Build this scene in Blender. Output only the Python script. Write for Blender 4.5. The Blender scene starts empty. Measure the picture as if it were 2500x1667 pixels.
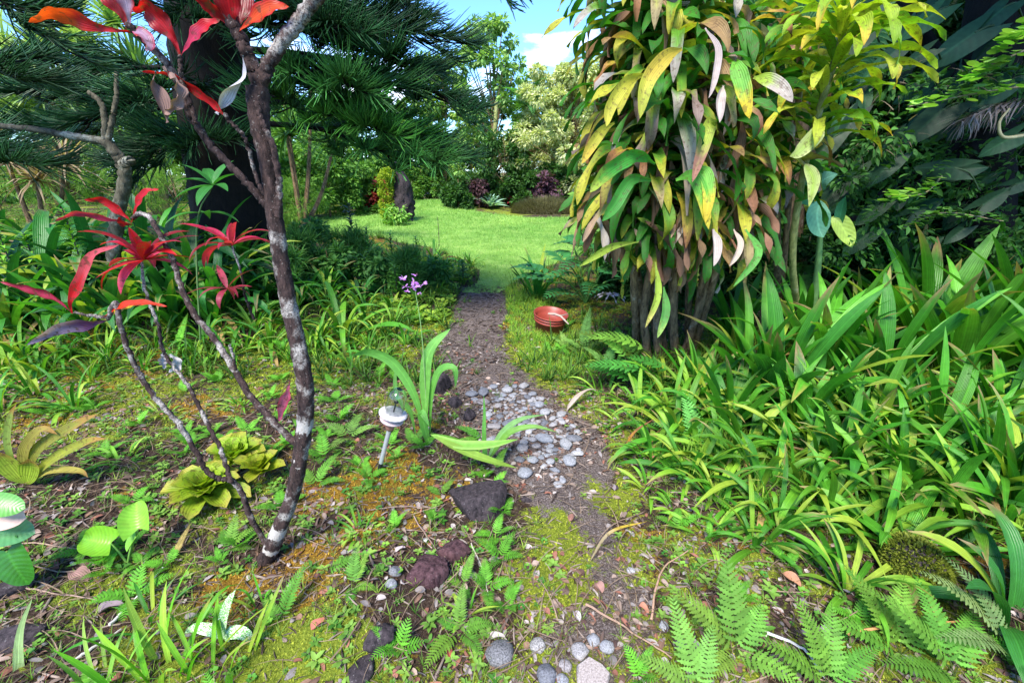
import bpy, bmesh, math, random
import numpy as np
from mathutils import Vector, Matrix
rng = np.random.default_rng(11)
random.seed(5)
S = bpy.context.scene
COL = S.collection
R = math.radians

# ------------------------------------------------------------------ camera
CAM = np.array([0.0, 0.0, 1.5]); PITCH = R(21.3); FPX = 1111.0
cd = bpy.data.cameras.new('camera'); cam = bpy.data.objects.new('camera', cd); COL.objects.link(cam)
cam.location = CAM; cam.rotation_euler = (math.pi/2 - PITCH, 0, 0)
cd.sensor_width = 36; cd.lens = 36*FPX/2500; cd.clip_start = 0.05; cd.clip_end = 2000
S.camera = cam
# ------------------------------------------------------------------ light
SUN_EL, SUN_AZ = R(54), R(200)      # azimuth from +Y towards +X
sdir = Vector((math.cos(SUN_EL)*math.sin(SUN_AZ), math.cos(SUN_EL)*math.cos(SUN_AZ), math.sin(SUN_EL)))
sl = bpy.data.lights.new('sun', 'SUN'); sl.energy = 3.3; sl.angle = R(22.0); sl.color = (1, 0.95, 0.86)
so = bpy.data.objects.new('sun', sl); COL.objects.link(so); so.rotation_euler = sdir.to_track_quat('Z', 'Y').to_euler()
so.location = (0, 0, 30)
W = bpy.data.worlds.new('World'); S.world = W; W.use_nodes = True
nt = W.node_tree; nt.nodes.clear()
out = nt.nodes.new('ShaderNodeOutputWorld'); bg = nt.nodes.new('ShaderNodeBackground')
sky = nt.nodes.new('ShaderNodeTexSky'); sky.sky_type = 'NISHITA'; sky.sun_disc = False
sky.sun_elevation = SUN_EL; sky.sun_rotation = SUN_AZ; sky.air_density = 1.0; sky.dust_density = 0.1; sky.ozone_density = 1.6
tc = nt.nodes.new('ShaderNodeTexCoord'); mp = nt.nodes.new('ShaderNodeMapping'); mp.inputs['Scale'].default_value = (1, 1, 2.6)
mp.inputs['Location'].default_value = (0.35, 0.1, 0.2)
nz = nt.nodes.new('ShaderNodeTexNoise'); nz.inputs['Scale'].default_value = 4.2; nz.inputs['Detail'].default_value = 7; nz.inputs['Roughness'].default_value = .55
cr = nt.nodes.new('ShaderNodeValToRGB'); cr.color_ramp.elements[0].position = .60; cr.color_ramp.elements[1].position = .76
mx = nt.nodes.new('ShaderNodeMix'); mx.data_type = 'RGBA'
mx.inputs["B"].default_value = (8.0, 8.4, 9.0, 1)
nt.links.new(tc.outputs['Generated'], mp.inputs['Vector']); nt.links.new(mp.outputs['Vector'], nz.inputs['Vector'])
nt.links.new(nz.outputs['Fac'], cr.inputs['Fac']); nt.links.new(cr.outputs['Color'], mx.inputs['Factor'])
hs = nt.nodes.new('ShaderNodeMix'); hs.data_type = 'RGBA'; hs.blend_type = 'MULTIPLY'; hs.inputs['Factor'].default_value = 1; hs.inputs['B'].default_value = (.44, .67, 1.0, 1)
nt.links.new(sky.outputs['Color'], hs.inputs['A']); nt.links.new(hs.outputs['Result'], mx.inputs['A']); nt.links.new(mx.outputs['Result'], bg.inputs['Color'])
bg.inputs['Strength'].default_value = 0.14
nt.links.new(bg.outputs['Background'], out.inputs['Surface'])
S.view_settings.view_transform = 'Standard'; S.view_settings.look = 'None'
S.view_settings.exposure = 1.66; S.view_settings.gamma = 1
S.render.engine = 'CYCLES'

# ------------------------------------------------------------------ noise, terrain and pixel helpers
def _h(ix, iy, s):
    n = (ix.astype(np.int64)*374761393 + iy.astype(np.int64)*668265263 + s*974634777) & 0x7fffffff
    n = ((n ^ (n >> 13))*1274126177) & 0x7fffffff
    return ((n ^ (n >> 16)) & 0xffff)/65535.0
def vn(x, y, s=0):
    x = np.asarray(x, float); y = np.asarray(y, float)
    ix = np.floor(x); iy = np.floor(y); fx = x-ix; fy = y-iy
    fx = fx*fx*(3-2*fx); fy = fy*fy*(3-2*fy)
    a = _h(ix, iy, s); b = _h(ix+1, iy, s); c = _h(ix, iy+1, s); d = _h(ix+1, iy+1, s)
    return (a*(1-fx)+b*fx)*(1-fy)+(c*(1-fx)+d*fx)*fy
def fbm(x, y, s=0, o=4):
    v = 0; a = .5
    for k in range(o): v = v+a*(vn(x, y, s+k*7)-.5); x = x*2.03+3.1; y = y*2.03+1.7; a *= .5
    return v
def sstep(a, b, x):
    t = np.clip((np.asarray(x, float)-a)/(b-a), 0, 1); return t*t*(3-2*t)
def H(x, y):
    x = np.asarray(x, float); y = np.asarray(y, float)
    near = 1-sstep(4.6, 5.6, y)*(1-.0)
    h = near*(.10*fbm(x*.9, y*.9, 3)+.035*fbm(x*5, y*5, 9)+.012*fbm(x*22, y*22, 5))
    h = h+.42*sstep(1.4, 3.2, -x)*sstep(2.6, 4.2, y)*(1-sstep(8, 11, y))
    h = h+.15*sstep(1.3, 2.6, x)*(1-sstep(7, 9, y))
    # low lava-rock rims beside the path, a hollow along the path
    h = h+near*.05*np.exp(-((x-.55)**2)/.05)*-1*sstep(1.0, 1.6, y)
    h = h+.10*np.exp(-((x+.55)**2+(y-1.15)**2)/.05)
    h = h+.22*np.exp(-(((x+3.0)**2)/3+((y-17)**2)/6))+.16*sstep(16.5, 18.5, y)*sstep(-3, 0, x)
    return h
CP, SP = math.cos(PITCH), math.sin(PITCH)
def ray(u, v):
    a = (u-1250)/FPX; b = (833.5-v)/FPX
    return np.array([a, CP+b*SP, -SP+b*CP])
def P(u, v, Y, dz=0):
    d = ray(u, v); return CAM+d*(Y/d[1])+np.array([0, 0, dz])
def G(u, v):
    d = ray(u, v); z = 0.0; p = None
    for _ in range(25):
        t = (z-CAM[2])/min(d[2], -.02); p = CAM+d*t; z = .5*z+.5*float(H(p[0], p[1]))
    return np.array([p[0], p[1], float(H(p[0], p[1]))])
def Pxy(poly): return np.array([G(u, v)[:2] for u, v in poly])
def inpoly(x, y, poly):
    c = np.zeros(np.shape(x), bool); n = len(poly)
    for i in range(n):
        x1, y1 = poly[i]; x2, y2 = poly[(i+1) % n]
        with np.errstate(divide='ignore', invalid='ignore'):
            m = ((y1 > y) != (y2 > y)) & (x < (x2-x1)*(y-y1)/((y2-y1) if y2 != y1 else 1e-9)+x1)
        c ^= m
    return c
def sample(poly, n, seed=0, px=True):
    W_ = Pxy(poly) if px else np.array(poly); r = np.random.default_rng(seed)
    lo, hi = W_.min(0), W_.max(0); o = []
    while len(o) < n:
        q = lo+(hi-lo)*r.random((n*3, 2)); q = q[inpoly(q[:, 0], q[:, 1], W_)]; o += list(q)
    q = np.array(o[:n]); return np.column_stack([q, H(q[:, 0], q[:, 1])])

# ------------------------------------------------------------------ objects
def tag(o, label=None, cat=None, group=None, kind=None):
    if label: o['label'] = label
    if cat: o['category'] = cat
    if group: o['group'] = group
    if kind: o['kind'] = kind
    return o
def empty(name, loc, label, cat, group=None):
    o = bpy.data.objects.new(name, None); COL.objects.link(o); o.location = loc; o.empty_display_size = .1
    return tag(o, label, cat, group)
def copy_tree(o, parent=None):
    c = o.copy(); COL.objects.link(c); c.parent = parent
    for ch in list(o.children): copy_tree(ch, c)
    return c
class MB:
    def __init__(s): s.V = []; s.F = []; s.C = []; s.T = []; s.n = 0
    def add(s, v, f, c, t=None):
        v = np.asarray(v, float).reshape(-1, 3); k = len(v)
        c = np.asarray(c, float)
        if c.ndim == 1: c = np.tile(c, (k, 1))
        if t is None: t = np.zeros((k, 3))
        f = np.asarray(f, int)
        s.V.append(v); s.C.append(c); s.T.append(t); s.F.append(f+s.n); s.n += k
    def arrays(s):
        return np.concatenate(s.V), s.F, np.concatenate(s.C), np.concatenate(s.T)
    def mesh(s, name, mat, org=(0, 0, 0)):
        me = bpy.data.meshes.new(name); V = np.concatenate(s.V)-np.asarray(org, float)
        me.vertices.add(len(V)); me.vertices.foreach_set('co', V.ravel())
        q = [f for f in s.F if len(f) and f.shape[1] == 4]; t = [f for f in s.F if len(f) and f.shape[1] == 3]
        li = []; tot = []
        if q: q = np.concatenate(q); li.append(q.ravel()); tot.append(np.full(len(q), 4))
        if len(t): t = np.concatenate(t); li.append(t.ravel()); tot.append(np.full(len(t), 3))
        li = np.concatenate(li); tot = np.concatenate(tot); st = np.concatenate([[0], np.cumsum(tot)[:-1]])
        me.loops.add(len(li)); me.loops.foreach_set('vertex_index', li.astype(np.int32))
        me.polygons.add(len(tot)); me.polygons.foreach_set('loop_start', st.astype(np.int32)); me.polygons.foreach_set('loop_total', tot.astype(np.int32))
        me.polygons.foreach_set('use_smooth', np.ones(len(tot), bool))
        a = me.attributes.new('Col', 'FLOAT_COLOR', 'POINT'); C = np.concatenate(s.C)
        a.data.foreach_set('color', np.column_stack([C, np.ones(len(C))]).ravel())
        a = me.attributes.new('lt', 'FLOAT_VECTOR', 'POINT'); a.data.foreach_set('vector', np.concatenate(s.T).ravel())
        me.update(calc_edges=True); me.validate(); me.materials.append(mat)
        return me
    def build(s, name, mat, parent=None, org=None):
        o_ = org if org is not None else ((0, 0, 0) if parent is None else tuple(parent.location))
        ob = bpy.data.objects.new(name, s.mesh(name, mat, o_)); COL.objects.link(ob)
        if parent is not None: ob.parent = parent
        else: ob.location = o_
        return ob
def nrm(a): return a/np.maximum(np.linalg.norm(a, axis=-1, keepdims=True), 1e-9)
def smooth(pts, n):
    p = np.asarray(pts, float); m = len(p)
    if m < 3: t = np.linspace(0, 1, n+1)[:, None]; return p[0]*(1-t)+p[-1]*t
    e = np.vstack([2*p[0]-p[1], p, 2*p[-1]-p[-2]]); o = []
    for q in np.linspace(0, m-1, n+1):
        i = min(int(q), m-2); t = q-i; a, b, c, d = e[i], e[i+1], e[i+2], e[i+3]
        o.append(.5*((2*b)+(c-a)*t+(2*a-5*b+4*c-d)*t*t+(3*b-a-3*c+d)*t**3))
    return np.array(o)
def prof(kind, t):
    if kind == 'strap': w = np.minimum(1, .55+t*3)*np.clip(1-t**3.2, 0, 1)**.75
    elif kind == 'lance': w = np.sin(np.pi*np.clip(t, 0, 1)**.8)**.85
    elif kind == 'pet': w = np.where(t < .16, .2+.3*(t/.16)**2, .5+.5*np.sin(np.pi/2*np.clip((t-.16)/.3, 0, 1)))*np.clip(1-((t-.5)/.5).clip(0)**2.4, 0, 1)**.75
    elif kind == 'ti': w = np.where(t < .22, .14+.1*(t/.22), .24+.76*np.sin(np.pi/2*np.clip((t-.22)/.28, 0, 1)))*np.clip(1-((t-.5)/.5).clip(0)**1.8, 0, 1)**.9
    elif kind == 'drac': w = np.where(t < .14, .25+.3*(t/.14)**2, .55+.45*np.sin(np.pi/2*np.clip((t-.14)/.3, 0, 1)))*np.clip(1-((t-.6)/.4).clip(0)**2.2, 0, 1)**.8
    elif kind == 'crin': w = (.62+.38*np.sin(np.pi*np.clip(t*.85, 0, 1)))*np.clip(1-((t-.55)/.45).clip(0)**2, 0, 1)**.85
    elif kind == 'spoon': w = (.45+.55*np.sin(np.pi/2*np.clip(t/.65, 0, 1)))*np.clip(1-((t-.65)/.35).clip(0)**2.5, 0, 1)**.5
    elif kind == 'blade': w = (1-t)**.6
    elif kind == 'oval': w = np.sqrt(np.clip(np.sin(np.pi*t), 0, 1))
    else: w = np.ones_like(t)
    return np.maximum(w, .02)
KMAP = {}
def ribbon(mb, Pt, Sd, Nn, hw, fold, col, col2=None, tip=None, tips=.8, wav=0, wf=4, ph=0, ac=2, edge=None):
    n = len(Pt); t = np.linspace(0, 1, n)
    a = np.linspace(-1, 1, ac+1); rnd = random.random()
    X = Pt[:, None]+Sd[:, None]*(a[None, :, None]*hw[:, None, None])+Nn[:, None]*((np.abs(a)[None, :, None]**1.3)*(fold*hw)[:, None, None])
    if wav: X = X+Nn[:, None]*(np.abs(a)[None, :, None]*(wav*np.sin(t*wf*2*np.pi+ph))[:, None, None]*np.where(a >= 0, 1, -.8)[None, :, None])
    col = np.asarray(col, float); C = np.tile(col, (n, ac+1, 1))*(1+.1*(rng.random((n, 1, 1))-.5))
    if col2 is not None:
        k = sstep(.25, .75, t[:, None]+.15*np.abs(a)[None]+.15*(rng.random((n, ac+1))-.5))[:, :, None]; C = C*(1-k)+np.asarray(col2)*k
    if edge is not None: C = C*(1-(np.abs(a)[None, :, None]**3))+np.asarray(edge)*(np.abs(a)[None, :, None]**3)
    if tip is not None:
        tip = np.asarray(tip, float)
        k = sstep(tips-.12, tips+.1, t[:, None]+.12*(rng.random((n, ac+1))-.5)+.1*np.abs(a)[None])[:, :, None]; C = C*(1-k)+tip*k
    T = np.zeros((n, ac+1, 3)); T[..., 0] = a[None]; T[..., 1] = t[:, None]; T[..., 2] = rnd
    i = np.arange(n-1)[:, None]*(ac+1)+np.arange(ac)[None]
    F = np.stack([i, i+1, i+ac+2, i+ac+1], -1).reshape(-1, 4)
    mb.add(X.reshape(-1, 3), F, C.reshape(-1, 3), T.reshape(-1, 3))
def strap(mb, base, az, el, L, Wd, droop, n=8, dp=1.5, fold=.3, kind='strap', twist=0, bend=0, col=(.06, .2, .02), kink=None, **k):
    t = np.linspace(0, 1, n+1); e = el-droop*t**dp; a = az+bend*t
    if kink: e = e-kink[1]*sstep(kink[0]-.06, kink[0]+.06, t)
    T = np.stack([np.cos(e)*np.cos(a), np.cos(e)*np.sin(a), np.sin(e)], 1)
    Pt = np.asarray(base, float)+np.vstack([[0, 0, 0], np.cumsum((T[1:]+T[:-1])/2*L/n, 0)])
    Sd = np.stack([-np.sin(a), np.cos(a), 0*a], 1); N = np.cross(T, Sd)
    w = twist*t if np.ndim(twist) == 0 else twist[0]+twist[1]*t
    c_, s_ = np.cos(w)[:, None], np.sin(w)[:, None]; S2 = Sd*c_+N*s_; N2 = N*c_-Sd*s_
    ribbon(mb, Pt, S2, N2, Wd/2*prof(kind, t), fold, col, **k)
    return Pt, T
def pathleaf(mb, pts, Wd, col, n=14, kind='pet', roll=0.3, fold=.3, **k):
    Pt = smooth(pts, n); T = nrm(np.gradient(Pt, axis=0)); V = nrm(CAM-Pt)
    Sd = nrm(np.cross(T, V)); N = np.cross(Sd, T)
    t = np.linspace(0, 1, n+1); w = (roll if np.ndim(roll) == 0 else np.interp(t, np.linspace(0, 1, len(roll)), roll))+0*t
    c_, s_ = np.cos(w)[:, None], np.sin(w)[:, None]
    ribbon(mb, Pt, Sd*c_+N*s_, N*c_-Sd*s_, Wd/2*prof(kind, t), fold, col, **k)
def tube(mb, pts, rad, sides=6, col=(.1, .08, .06), rough=0, cap=True, sd=0):
    Pt = np.asarray(pts, float); n = len(Pt); rad = np.interp(np.linspace(0, 1, n), np.linspace(0, 1, len(rad)), rad) if np.ndim(rad) else np.full(n, rad)
    T = nrm(np.gradient(Pt, axis=0)); ref = np.array([0.31, .2, .93]) if abs(T[0][2]) < .9 else np.array([1., .1, 0])
    A = nrm(np.cross(T, ref)); B = np.cross(T, A); th = np.linspace(0, 2*np.pi, sides, endpoint=False)
    rr = rad[:, None]*np.ones((1, sides))
    if rough: rr = rr*(1+rough*(np.random.default_rng(sd).random((n, sides))-.5))
    X = Pt[:, None]+A[:, None]*(np.cos(th)[None]*rr)[..., None]+B[:, None]*(np.sin(th)[None]*rr)[..., None]
    i = np.arange(n-1)[:, None]*sides; j = np.arange(sides)[None]; j2 = (j+1) % sides
    F = np.stack([i+j, i+j2, i+sides+j2, i+sides+j], -1).reshape(-1, 4)
    T3 = np.zeros((n, sides, 3)); T3[..., 1] = np.linspace(0, 1, n)[:, None]; T3[..., 0] = th/6.28
    Xf = X.reshape(-1, 3)
    mb.add(Xf, F, col, T3.reshape(-1, 3))
    if cap and sides >= 3:
        for e, P0 in ((0, Pt[0]), (n-1, Pt[-1])):
            v = np.vstack([X[e], P0+T[e]*(rad[e]*.3*(1 if e else -1))]); mb.add(v, [[k, (k+1) % sides, sides] for k in range(sides)], col if np.ndim(col) == 1 else col[0])
def lathe(mb, prf, seg=28, col=(.5, .5, .5), org=(0, 0, 0)):
    prf = np.asarray(prf, float); th = np.linspace(0, 2*np.pi, seg, endpoint=False); n = len(prf)
    X = np.stack([prf[:, 0][:, None]*np.cos(th), prf[:, 0][:, None]*np.sin(th), prf[:, 1][:, None]*np.ones(seg)], -1)+np.asarray(org)
    i = np.arange(n-1)[:, None]*seg; j = np.arange(seg)[None]; j2 = (j+1) % seg
    mb.add(X.reshape(-1, 3), np.stack([i+j, i+j2, i+seg+j2, i+seg+j], -1).reshape(-1, 4), col)
# stamp a template many times (bulk foliage)
def stamp(mb, tp, pos, X, Y, Z, sc, col=None):
    V, Fs, C, T = tp; n = len(pos); k = len(V); sc = np.asarray(sc, float)
    if sc.ndim == 1: sc = np.repeat(sc[:, None], 3, 1)
    v = V[None]*sc[:, None]; o = v[..., 0:1]*X[:, None]+v[..., 1:2]*Y[:, None]+v[..., 2:3]*Z[:, None]+pos[:, None]
    c = np.tile(C[None], (n, 1, 1))
    if col is not None: c = c*np.asarray(col)[:, None]
    off = mb.n; mb.V.append(o.reshape(-1, 3)); mb.C.append(c.reshape(-1, 3))
    t = np.tile(T[None], (n, 1, 1)); t[..., 2] = rng.random((n, 1)); mb.T.append(t.reshape(-1, 3)); mb.n += n*k
    for f in Fs: mb.F.append((f[None]+(np.arange(n)*k)[:, None, None]).reshape(-1, f.shape[1])+off)
def frames(d, up=None, jit=0, r=rng):
    """x = leaf direction, z = leaf normal (near up), y = side"""
    d = nrm(d); n = len(d); up = np.tile([0, 0, 1.], (n, 1)) if up is None else up
    up = up+jit*(r.random((n, 3))-.5)*2
    y = nrm(np.cross(up, d)); z = np.cross(d, y); return d, y, z
def rdirs(n, zlo=-1, zhi=1, r=rng):
    z = r.uniform(zlo, zhi, n); a = r.uniform(0, 2*np.pi, n); s = np.sqrt(1-z*z); return np.stack([s*np.cos(a), s*np.sin(a), z], 1)
def template(fn):
    m = MB(); fn(m); return m.arrays()
def varcol(n, lo, hi, r=rng, p=1.0):
    k = r.random((n, 1))**p; c = np.asarray(lo)*(1-k)+np.asarray(hi)*k; return c*(1+.25*(r.random((n, 1))-.5))
W1 = (1, 1, 1)
T_leaf = template(lambda m: strap(m, (0, 0, 0), 0, .15, 1, .42, .5, n=3, kind='lance', col=W1, fold=.25))
T_leafs = ( np.array([[0, 0, 0], [.45, .22, .05], [.45, -.22, .05], [1, 0, -.08]]), [np.array([[0, 2, 3], [0, 3, 1]])], np.ones((4, 3)), np.array([[0, 0, 0], [1, .5, 0], [-1, .5, 0], [0, 1, 0]], float))
T_needle = template(lambda m: strap(m, (0, 0, 0), 0, .2, 1, .07, .7, n=3, kind='blade', col=W1, fold=.2))
T_blade = (np.array([[0, -.04, 0], [0, .04, 0], [.55, -.03, .06], [.55, .03, .06], [1, 0, -.05]]), [np.array([[0, 1, 3], [0, 3, 2], [2, 3, 4]])], np.ones((5, 3)), np.zeros((5, 3)))
def _disc(m):
    th = np.linspace(.5, 2*np.pi-.5, 9); v = np.vstack([[0, 0, 0]]+[[.5+.5*np.cos(a+np.pi), .5*np.sin(a+np.pi), .12] for a in th]); v[0] = [.35, 0, 0]
    m.add(v, [[0, i, i+1] for i in range(1, 9)]+[[0, 9, 1]], W1)
T_disc = template(_disc)
def _pinna(m):   # serrated pinna of unit length
    n = 10; t = np.linspace(0, 1, n+1); w = .135*prof('lance', np.clip(t*.9+.1, 0, 1))*(1+.35*((np.arange(n+1) % 2)*2-1)); w[-1] = .005
    Pt = np.stack([t, 0*t, .03-.12*t**2], 1); Sd = np.tile([0, 1., 0], (n+1, 1)); N = np.tile([0, 0, 1.], (n+1, 1)); ribbon(m, Pt, Sd, N, w, .1, W1)
T_pinna = template(_pinna)
T_pinnas = template(lambda m: strap(m, (0, 0, 0), 0, .05, 1, .26, .25, n=3, kind='lance', col=W1, fold=.1))

# ------------------------------------------------------------------ materials
def nodes(name):
    m = bpy.data.materials.new(name); m.use_nodes = True; t = m.node_tree; t.nodes.clear()
    o = t.nodes.new('ShaderNodeOutputMaterial'); p = t.nodes.new('ShaderNodeBsdfPrincipled'); t.links.new(p.outputs[0], o.inputs[0]); return m, t, p, o
def N(t, k, **kw):
    n = t.nodes.new(k)
    for a, b in kw.items():
        if a in n.inputs.keys() if hasattr(n.inputs, 'keys') else False: n.inputs[a].default_value = b
        else: setattr(n, a, b)
    return n
def math_(t, op, a, b=None, c=None):
    n = t.nodes.new('ShaderNodeMath'); n.operation = op
    for i, v in enumerate((a, b, c)):
        if v is None: continue
        if isinstance(v, (int, float)): n.inputs[i].default_value = v
        else: t.links.new(v, n.inputs[i])
    return n.outputs[0]
def ramp(t, f, stops):
    n = t.nodes.new('ShaderNodeValToRGB'); e = n.color_ramp.elements
    while len(e) < len(stops): e.new(.5)
    for i, (p, c) in enumerate(stops): e[i].position = p; e[i].color = (*c, 1) if len(c) == 3 else c
    t.links.new(f, n.inputs[0]); return n.outputs[0]
def noise(t, scale, detail=4, rough=.55, vec=None, dist=0):
    n = t.nodes.new('ShaderNodeTexNoise'); n.inputs['Scale'].default_value = scale; n.inputs['Detail'].default_value = detail
    n.inputs['Roughness'].default_value = rough; n.inputs['Distortion'].default_value = dist
    if vec is None:
        if 'tc' not in t.nodes: g = t.nodes.new('ShaderNodeNewGeometry'); g.name = 'tc'
        vec = t.nodes['tc'].outputs['Position']
    t.links.new(vec, n.inputs['Vector']); return n.outputs['Fac']
def mixc(t, f, a, b, mode='MIX'):
    n = t.nodes.new('ShaderNodeMix'); n.data_type = 'RGBA'; n.blend_type = mode
    for k, v in (('Factor', f), ('A', a), ('B', b)):
        s = [i for i in n.inputs if i.name == k and (i.type == ('VALUE' if k == 'Factor' else 'RGBA'))][0]
        if isinstance(v, (int, float)): s.default_value = v
        elif isinstance(v, tuple): s.default_value = (*v, 1)
        else: t.links.new(v, s)
    return [o for o in n.outputs if o.type == 'RGBA'][0]
def bump(t, p, h, dist=.01, st=.6):
    b = t.nodes.new('ShaderNodeBump'); b.inputs['Distance'].default_value = dist; b.inputs['Strength'].default_value = st
    t.links.new(h, b.inputs['Height']); t.links.new(b.outputs[0], p.inputs['Normal']); return b
def leafmat(name, rough=.42, trans=.35, rib=.35, veins='par', spec=.4, nscale=30, spots=0.0, bs=.5):
    m, t, p, o = nodes(name)
    c = N(t, 'ShaderNodeAttribute', attribute_name='Col').outputs['Color']
    l = N(t, 'ShaderNodeAttribute', attribute_name='lt'); sx = t.nodes.new('ShaderNodeSeparateXYZ'); t.links.new(l.outputs['Vector'], sx.inputs[0])
    s, tt = sx.outputs[0], sx.outputs[1]; ab = math_(t, 'ABSOLUTE', s)
    nz_ = noise(t, nscale, 5)
    g = math_(t, 'MULTIPLY_ADD', nz_, .7, .66)
    h = None
    if veins == 'par': h = math_(t, 'SINE', math_(t, 'MULTIPLY', s, 26))
    elif veins == 'pin': h = math_(t, 'SINE', math_(t, 'ADD', math_(t, 'MULTIPLY', tt, 60), math_(t, 'MULTIPLY', ab, -14)))
    if h is not None: g = math_(t, 'ADD', g, math_(t, 'MULTIPLY', h, .07))
    rb = math_(t, 'SUBTRACT', 1, math_(t, 'SMOOTH_MIN', math_(t, 'MULTIPLY', ab, 7), 1.0, .2))
    if rib: g = math_(t, 'ADD', g, math_(t, 'MULTIPLY', math_(t, 'MAXIMUM', rb, 0.0), rib))
    mul = t.nodes.new('ShaderNodeVectorMath'); mul.operation = 'SCALE'; t.links.new(c, mul.inputs[0]); t.links.new(g, mul.inputs['Scale'])
    cc = mul.outputs[0]
    if spots: cc = mixc(t, ramp(t, noise(t, 55, 4), [(.55, (0, 0, 0)), (.64, (spots,)*3)]), cc, (.10, .05, .02))
    t.links.new(cc, p.inputs['Base Color']); p.inputs['Roughness'].default_value = rough; p.inputs['Specular IOR Level'].default_value = spec
    if h is not None: bump(t, p, math_(t, 'ADD', h, math_(t, 'MULTIPLY', nz_, 3)), .0012, bs)
    tr = t.nodes.new('ShaderNodeBsdfTranslucent'); tc_ = mixc(t, 1.0, cc, (1.05, 1.15, .45), 'MULTIPLY'); t.links.new(tc_, tr.inputs['Color'])
    ms = t.nodes.new('ShaderNodeMixShader'); ms.inputs[0].default_value = trans
    t.links.new(p.outputs[0], ms.inputs[1]); t.links.new(tr.outputs[0], ms.inputs[2]); t.links.new(ms.outputs[0], o.inputs[0])
    return m
def plainmat(name, rough=.6, spec=.4, metal=0, nscale=20, amp=.5, bmp=.002):
    m, t, p, o = nodes(name); c = N(t, 'ShaderNodeAttribute', attribute_name='Col').outputs['Color']
    n1 = noise(t, nscale, 6); g = math_(t, 'MULTIPLY_ADD', n1, amp*2, 1-amp)
    mul = t.nodes.new('ShaderNodeVectorMath'); mul.operation = 'SCALE'; t.links.new(c, mul.inputs[0]); t.links.new(g, mul.inputs['Scale'])
    t.links.new(mul.outputs[0], p.inputs['Base Color']); p.inputs['Roughness'].default_value = rough; p.inputs['Specular IOR Level'].default_value = spec; p.inputs['Metallic'].default_value = metal
    if bmp: bump(t, p, noise(t, nscale*3, 6, .7), bmp, .8)
    return m
def barkmat(name, dark, mid, lichen, lt=.62, sc=60, mossc=None, bd=.012):
    m, t, p, o = nodes(name)
    g = t.nodes.new('ShaderNodeNewGeometry'); g.name = 'tc'
    mpn = t.nodes.new('ShaderNodeMapping'); mpn.inputs['Scale'].default_value = (1, 1, .35); t.links.new(g.outputs['Position'], mpn.inputs['Vector'])
    n1 = noise(t, sc, 8, .7, mpn.outputs[0]); n2 = noise(t, 9, 5, .6); n3 = noise(t, sc*2.2, 4, .8)
    c = ramp(t, n1, [(.35, dark), (.62, mid)])
    if mossc: c = mixc(t, ramp(t, noise(t, 7, 5), [(.5, (0, 0, 0)), (.62, (1, 1, 1))]), c, mossc)
    f = math_(t, 'MULTIPLY', ramp(t, n2, [(lt-.1, (0, 0, 0)), (lt, (1, 1, 1))]), ramp(t, n3, [(.38, (0, 0, 0)), (.55, (1, 1, 1))]))
    c = mixc(t, f, c, lichen)
    sr = t.nodes.new('ShaderNodeSeparateColor'); t.links.new(N(t, 'ShaderNodeAttribute', attribute_name='Col').outputs['Color'], sr.inputs[0]); f = ramp(t, math_(t, 'ADD', math_(t, 'MULTIPLY', math_(t, 'SUBTRACT', sr.outputs[0], 1.0), .75), math_(t, 'MULTIPLY_ADD', noise(t, 75, 6, .75), 1.4, -.7)), [(.40, (0, 0, 0)), (.50, (1, 1, 1))]); c = mixc(t, f, c, lichen)
    spk = ramp(t, noise(t, 160, 2, .5), [(.66, (0, 0, 0)), (.72, (1, 1, 1))]); c = mixc(t, math_(t, 'MULTIPLY', spk, .35), c, lichen)
    t.links.new(c, p.inputs['Base Color']); p.inputs['Roughness'].default_value = .85; p.inputs['Specular IOR Level'].default_value = .2
    bump(t, p, n1, bd, .9); return m
M = {}
M['leaf'] = leafmat('glossy green leaf'); M['dleaf'] = leafmat('waxy dark leaf', rough=.5, spec=.2, trans=.12, veins='pin', rib=.5, bs=.12)
M['soft'] = leafmat('soft foliage', rough=.6, trans=.4, rib=0, veins=None, spec=.25, nscale=8)
M['fern'] = leafmat('fern frond', rough=.6, trans=.4, rib=.15, veins=None, spec=.2)
M['red'] = leafmat('red ti leaf', rough=.4, trans=.5, rib=.25, veins='par', spots=.75, bs=.25, nscale=18)
M['drac'] = leafmat('dracaena leaf', rough=.55, trans=.42, rib=.25, veins='par', spots=.55, nscale=14)
M['dry'] = leafmat('dry leaf', rough=.8, trans=.15, rib=.3, veins='par', spec=.15)
M['needle'] = leafmat('pine needles', rough=.5, trans=.1, rib=0, veins=None, nscale=12)
M['bark'] = barkmat('lichened dark bark', (.008, .005, .005), (.07, .042, .036), (.40, .36, .32), .62)
M['barkb'] = barkmat('black pine bark', (.002, .002, .002), (.010, .008, .006), (.03, .03, .024), .8, 25)
M['barkg'] = barkmat('grey bark', (.035, .03, .02), (.12, .105, .07), (.26, .26, .21), .62, 30)
M['barkt'] = barkmat('fibrous brown stem', (.05, .028, .015), (.28, .18, .09), (.4, .33, .24), .7, 40)
M['cane'] = barkmat('green cane', (.1, .12, .03), (.3, .3, .1), (.4, .38, .2), .7, 30)
M['lava'] = barkmat('lava rock', (.006, .005, .006), (.055, .042, .045), (.3, .28, .27), .74, 45, bd=.006)
M['stem'] = plainmat('plant stem', .6)
M['paint'] = plainmat('painted metal', .5, amp=.3)
M['petal'] = leafmat('petal', rough=.5, trans=.4, rib=0, veins=None)
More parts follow.
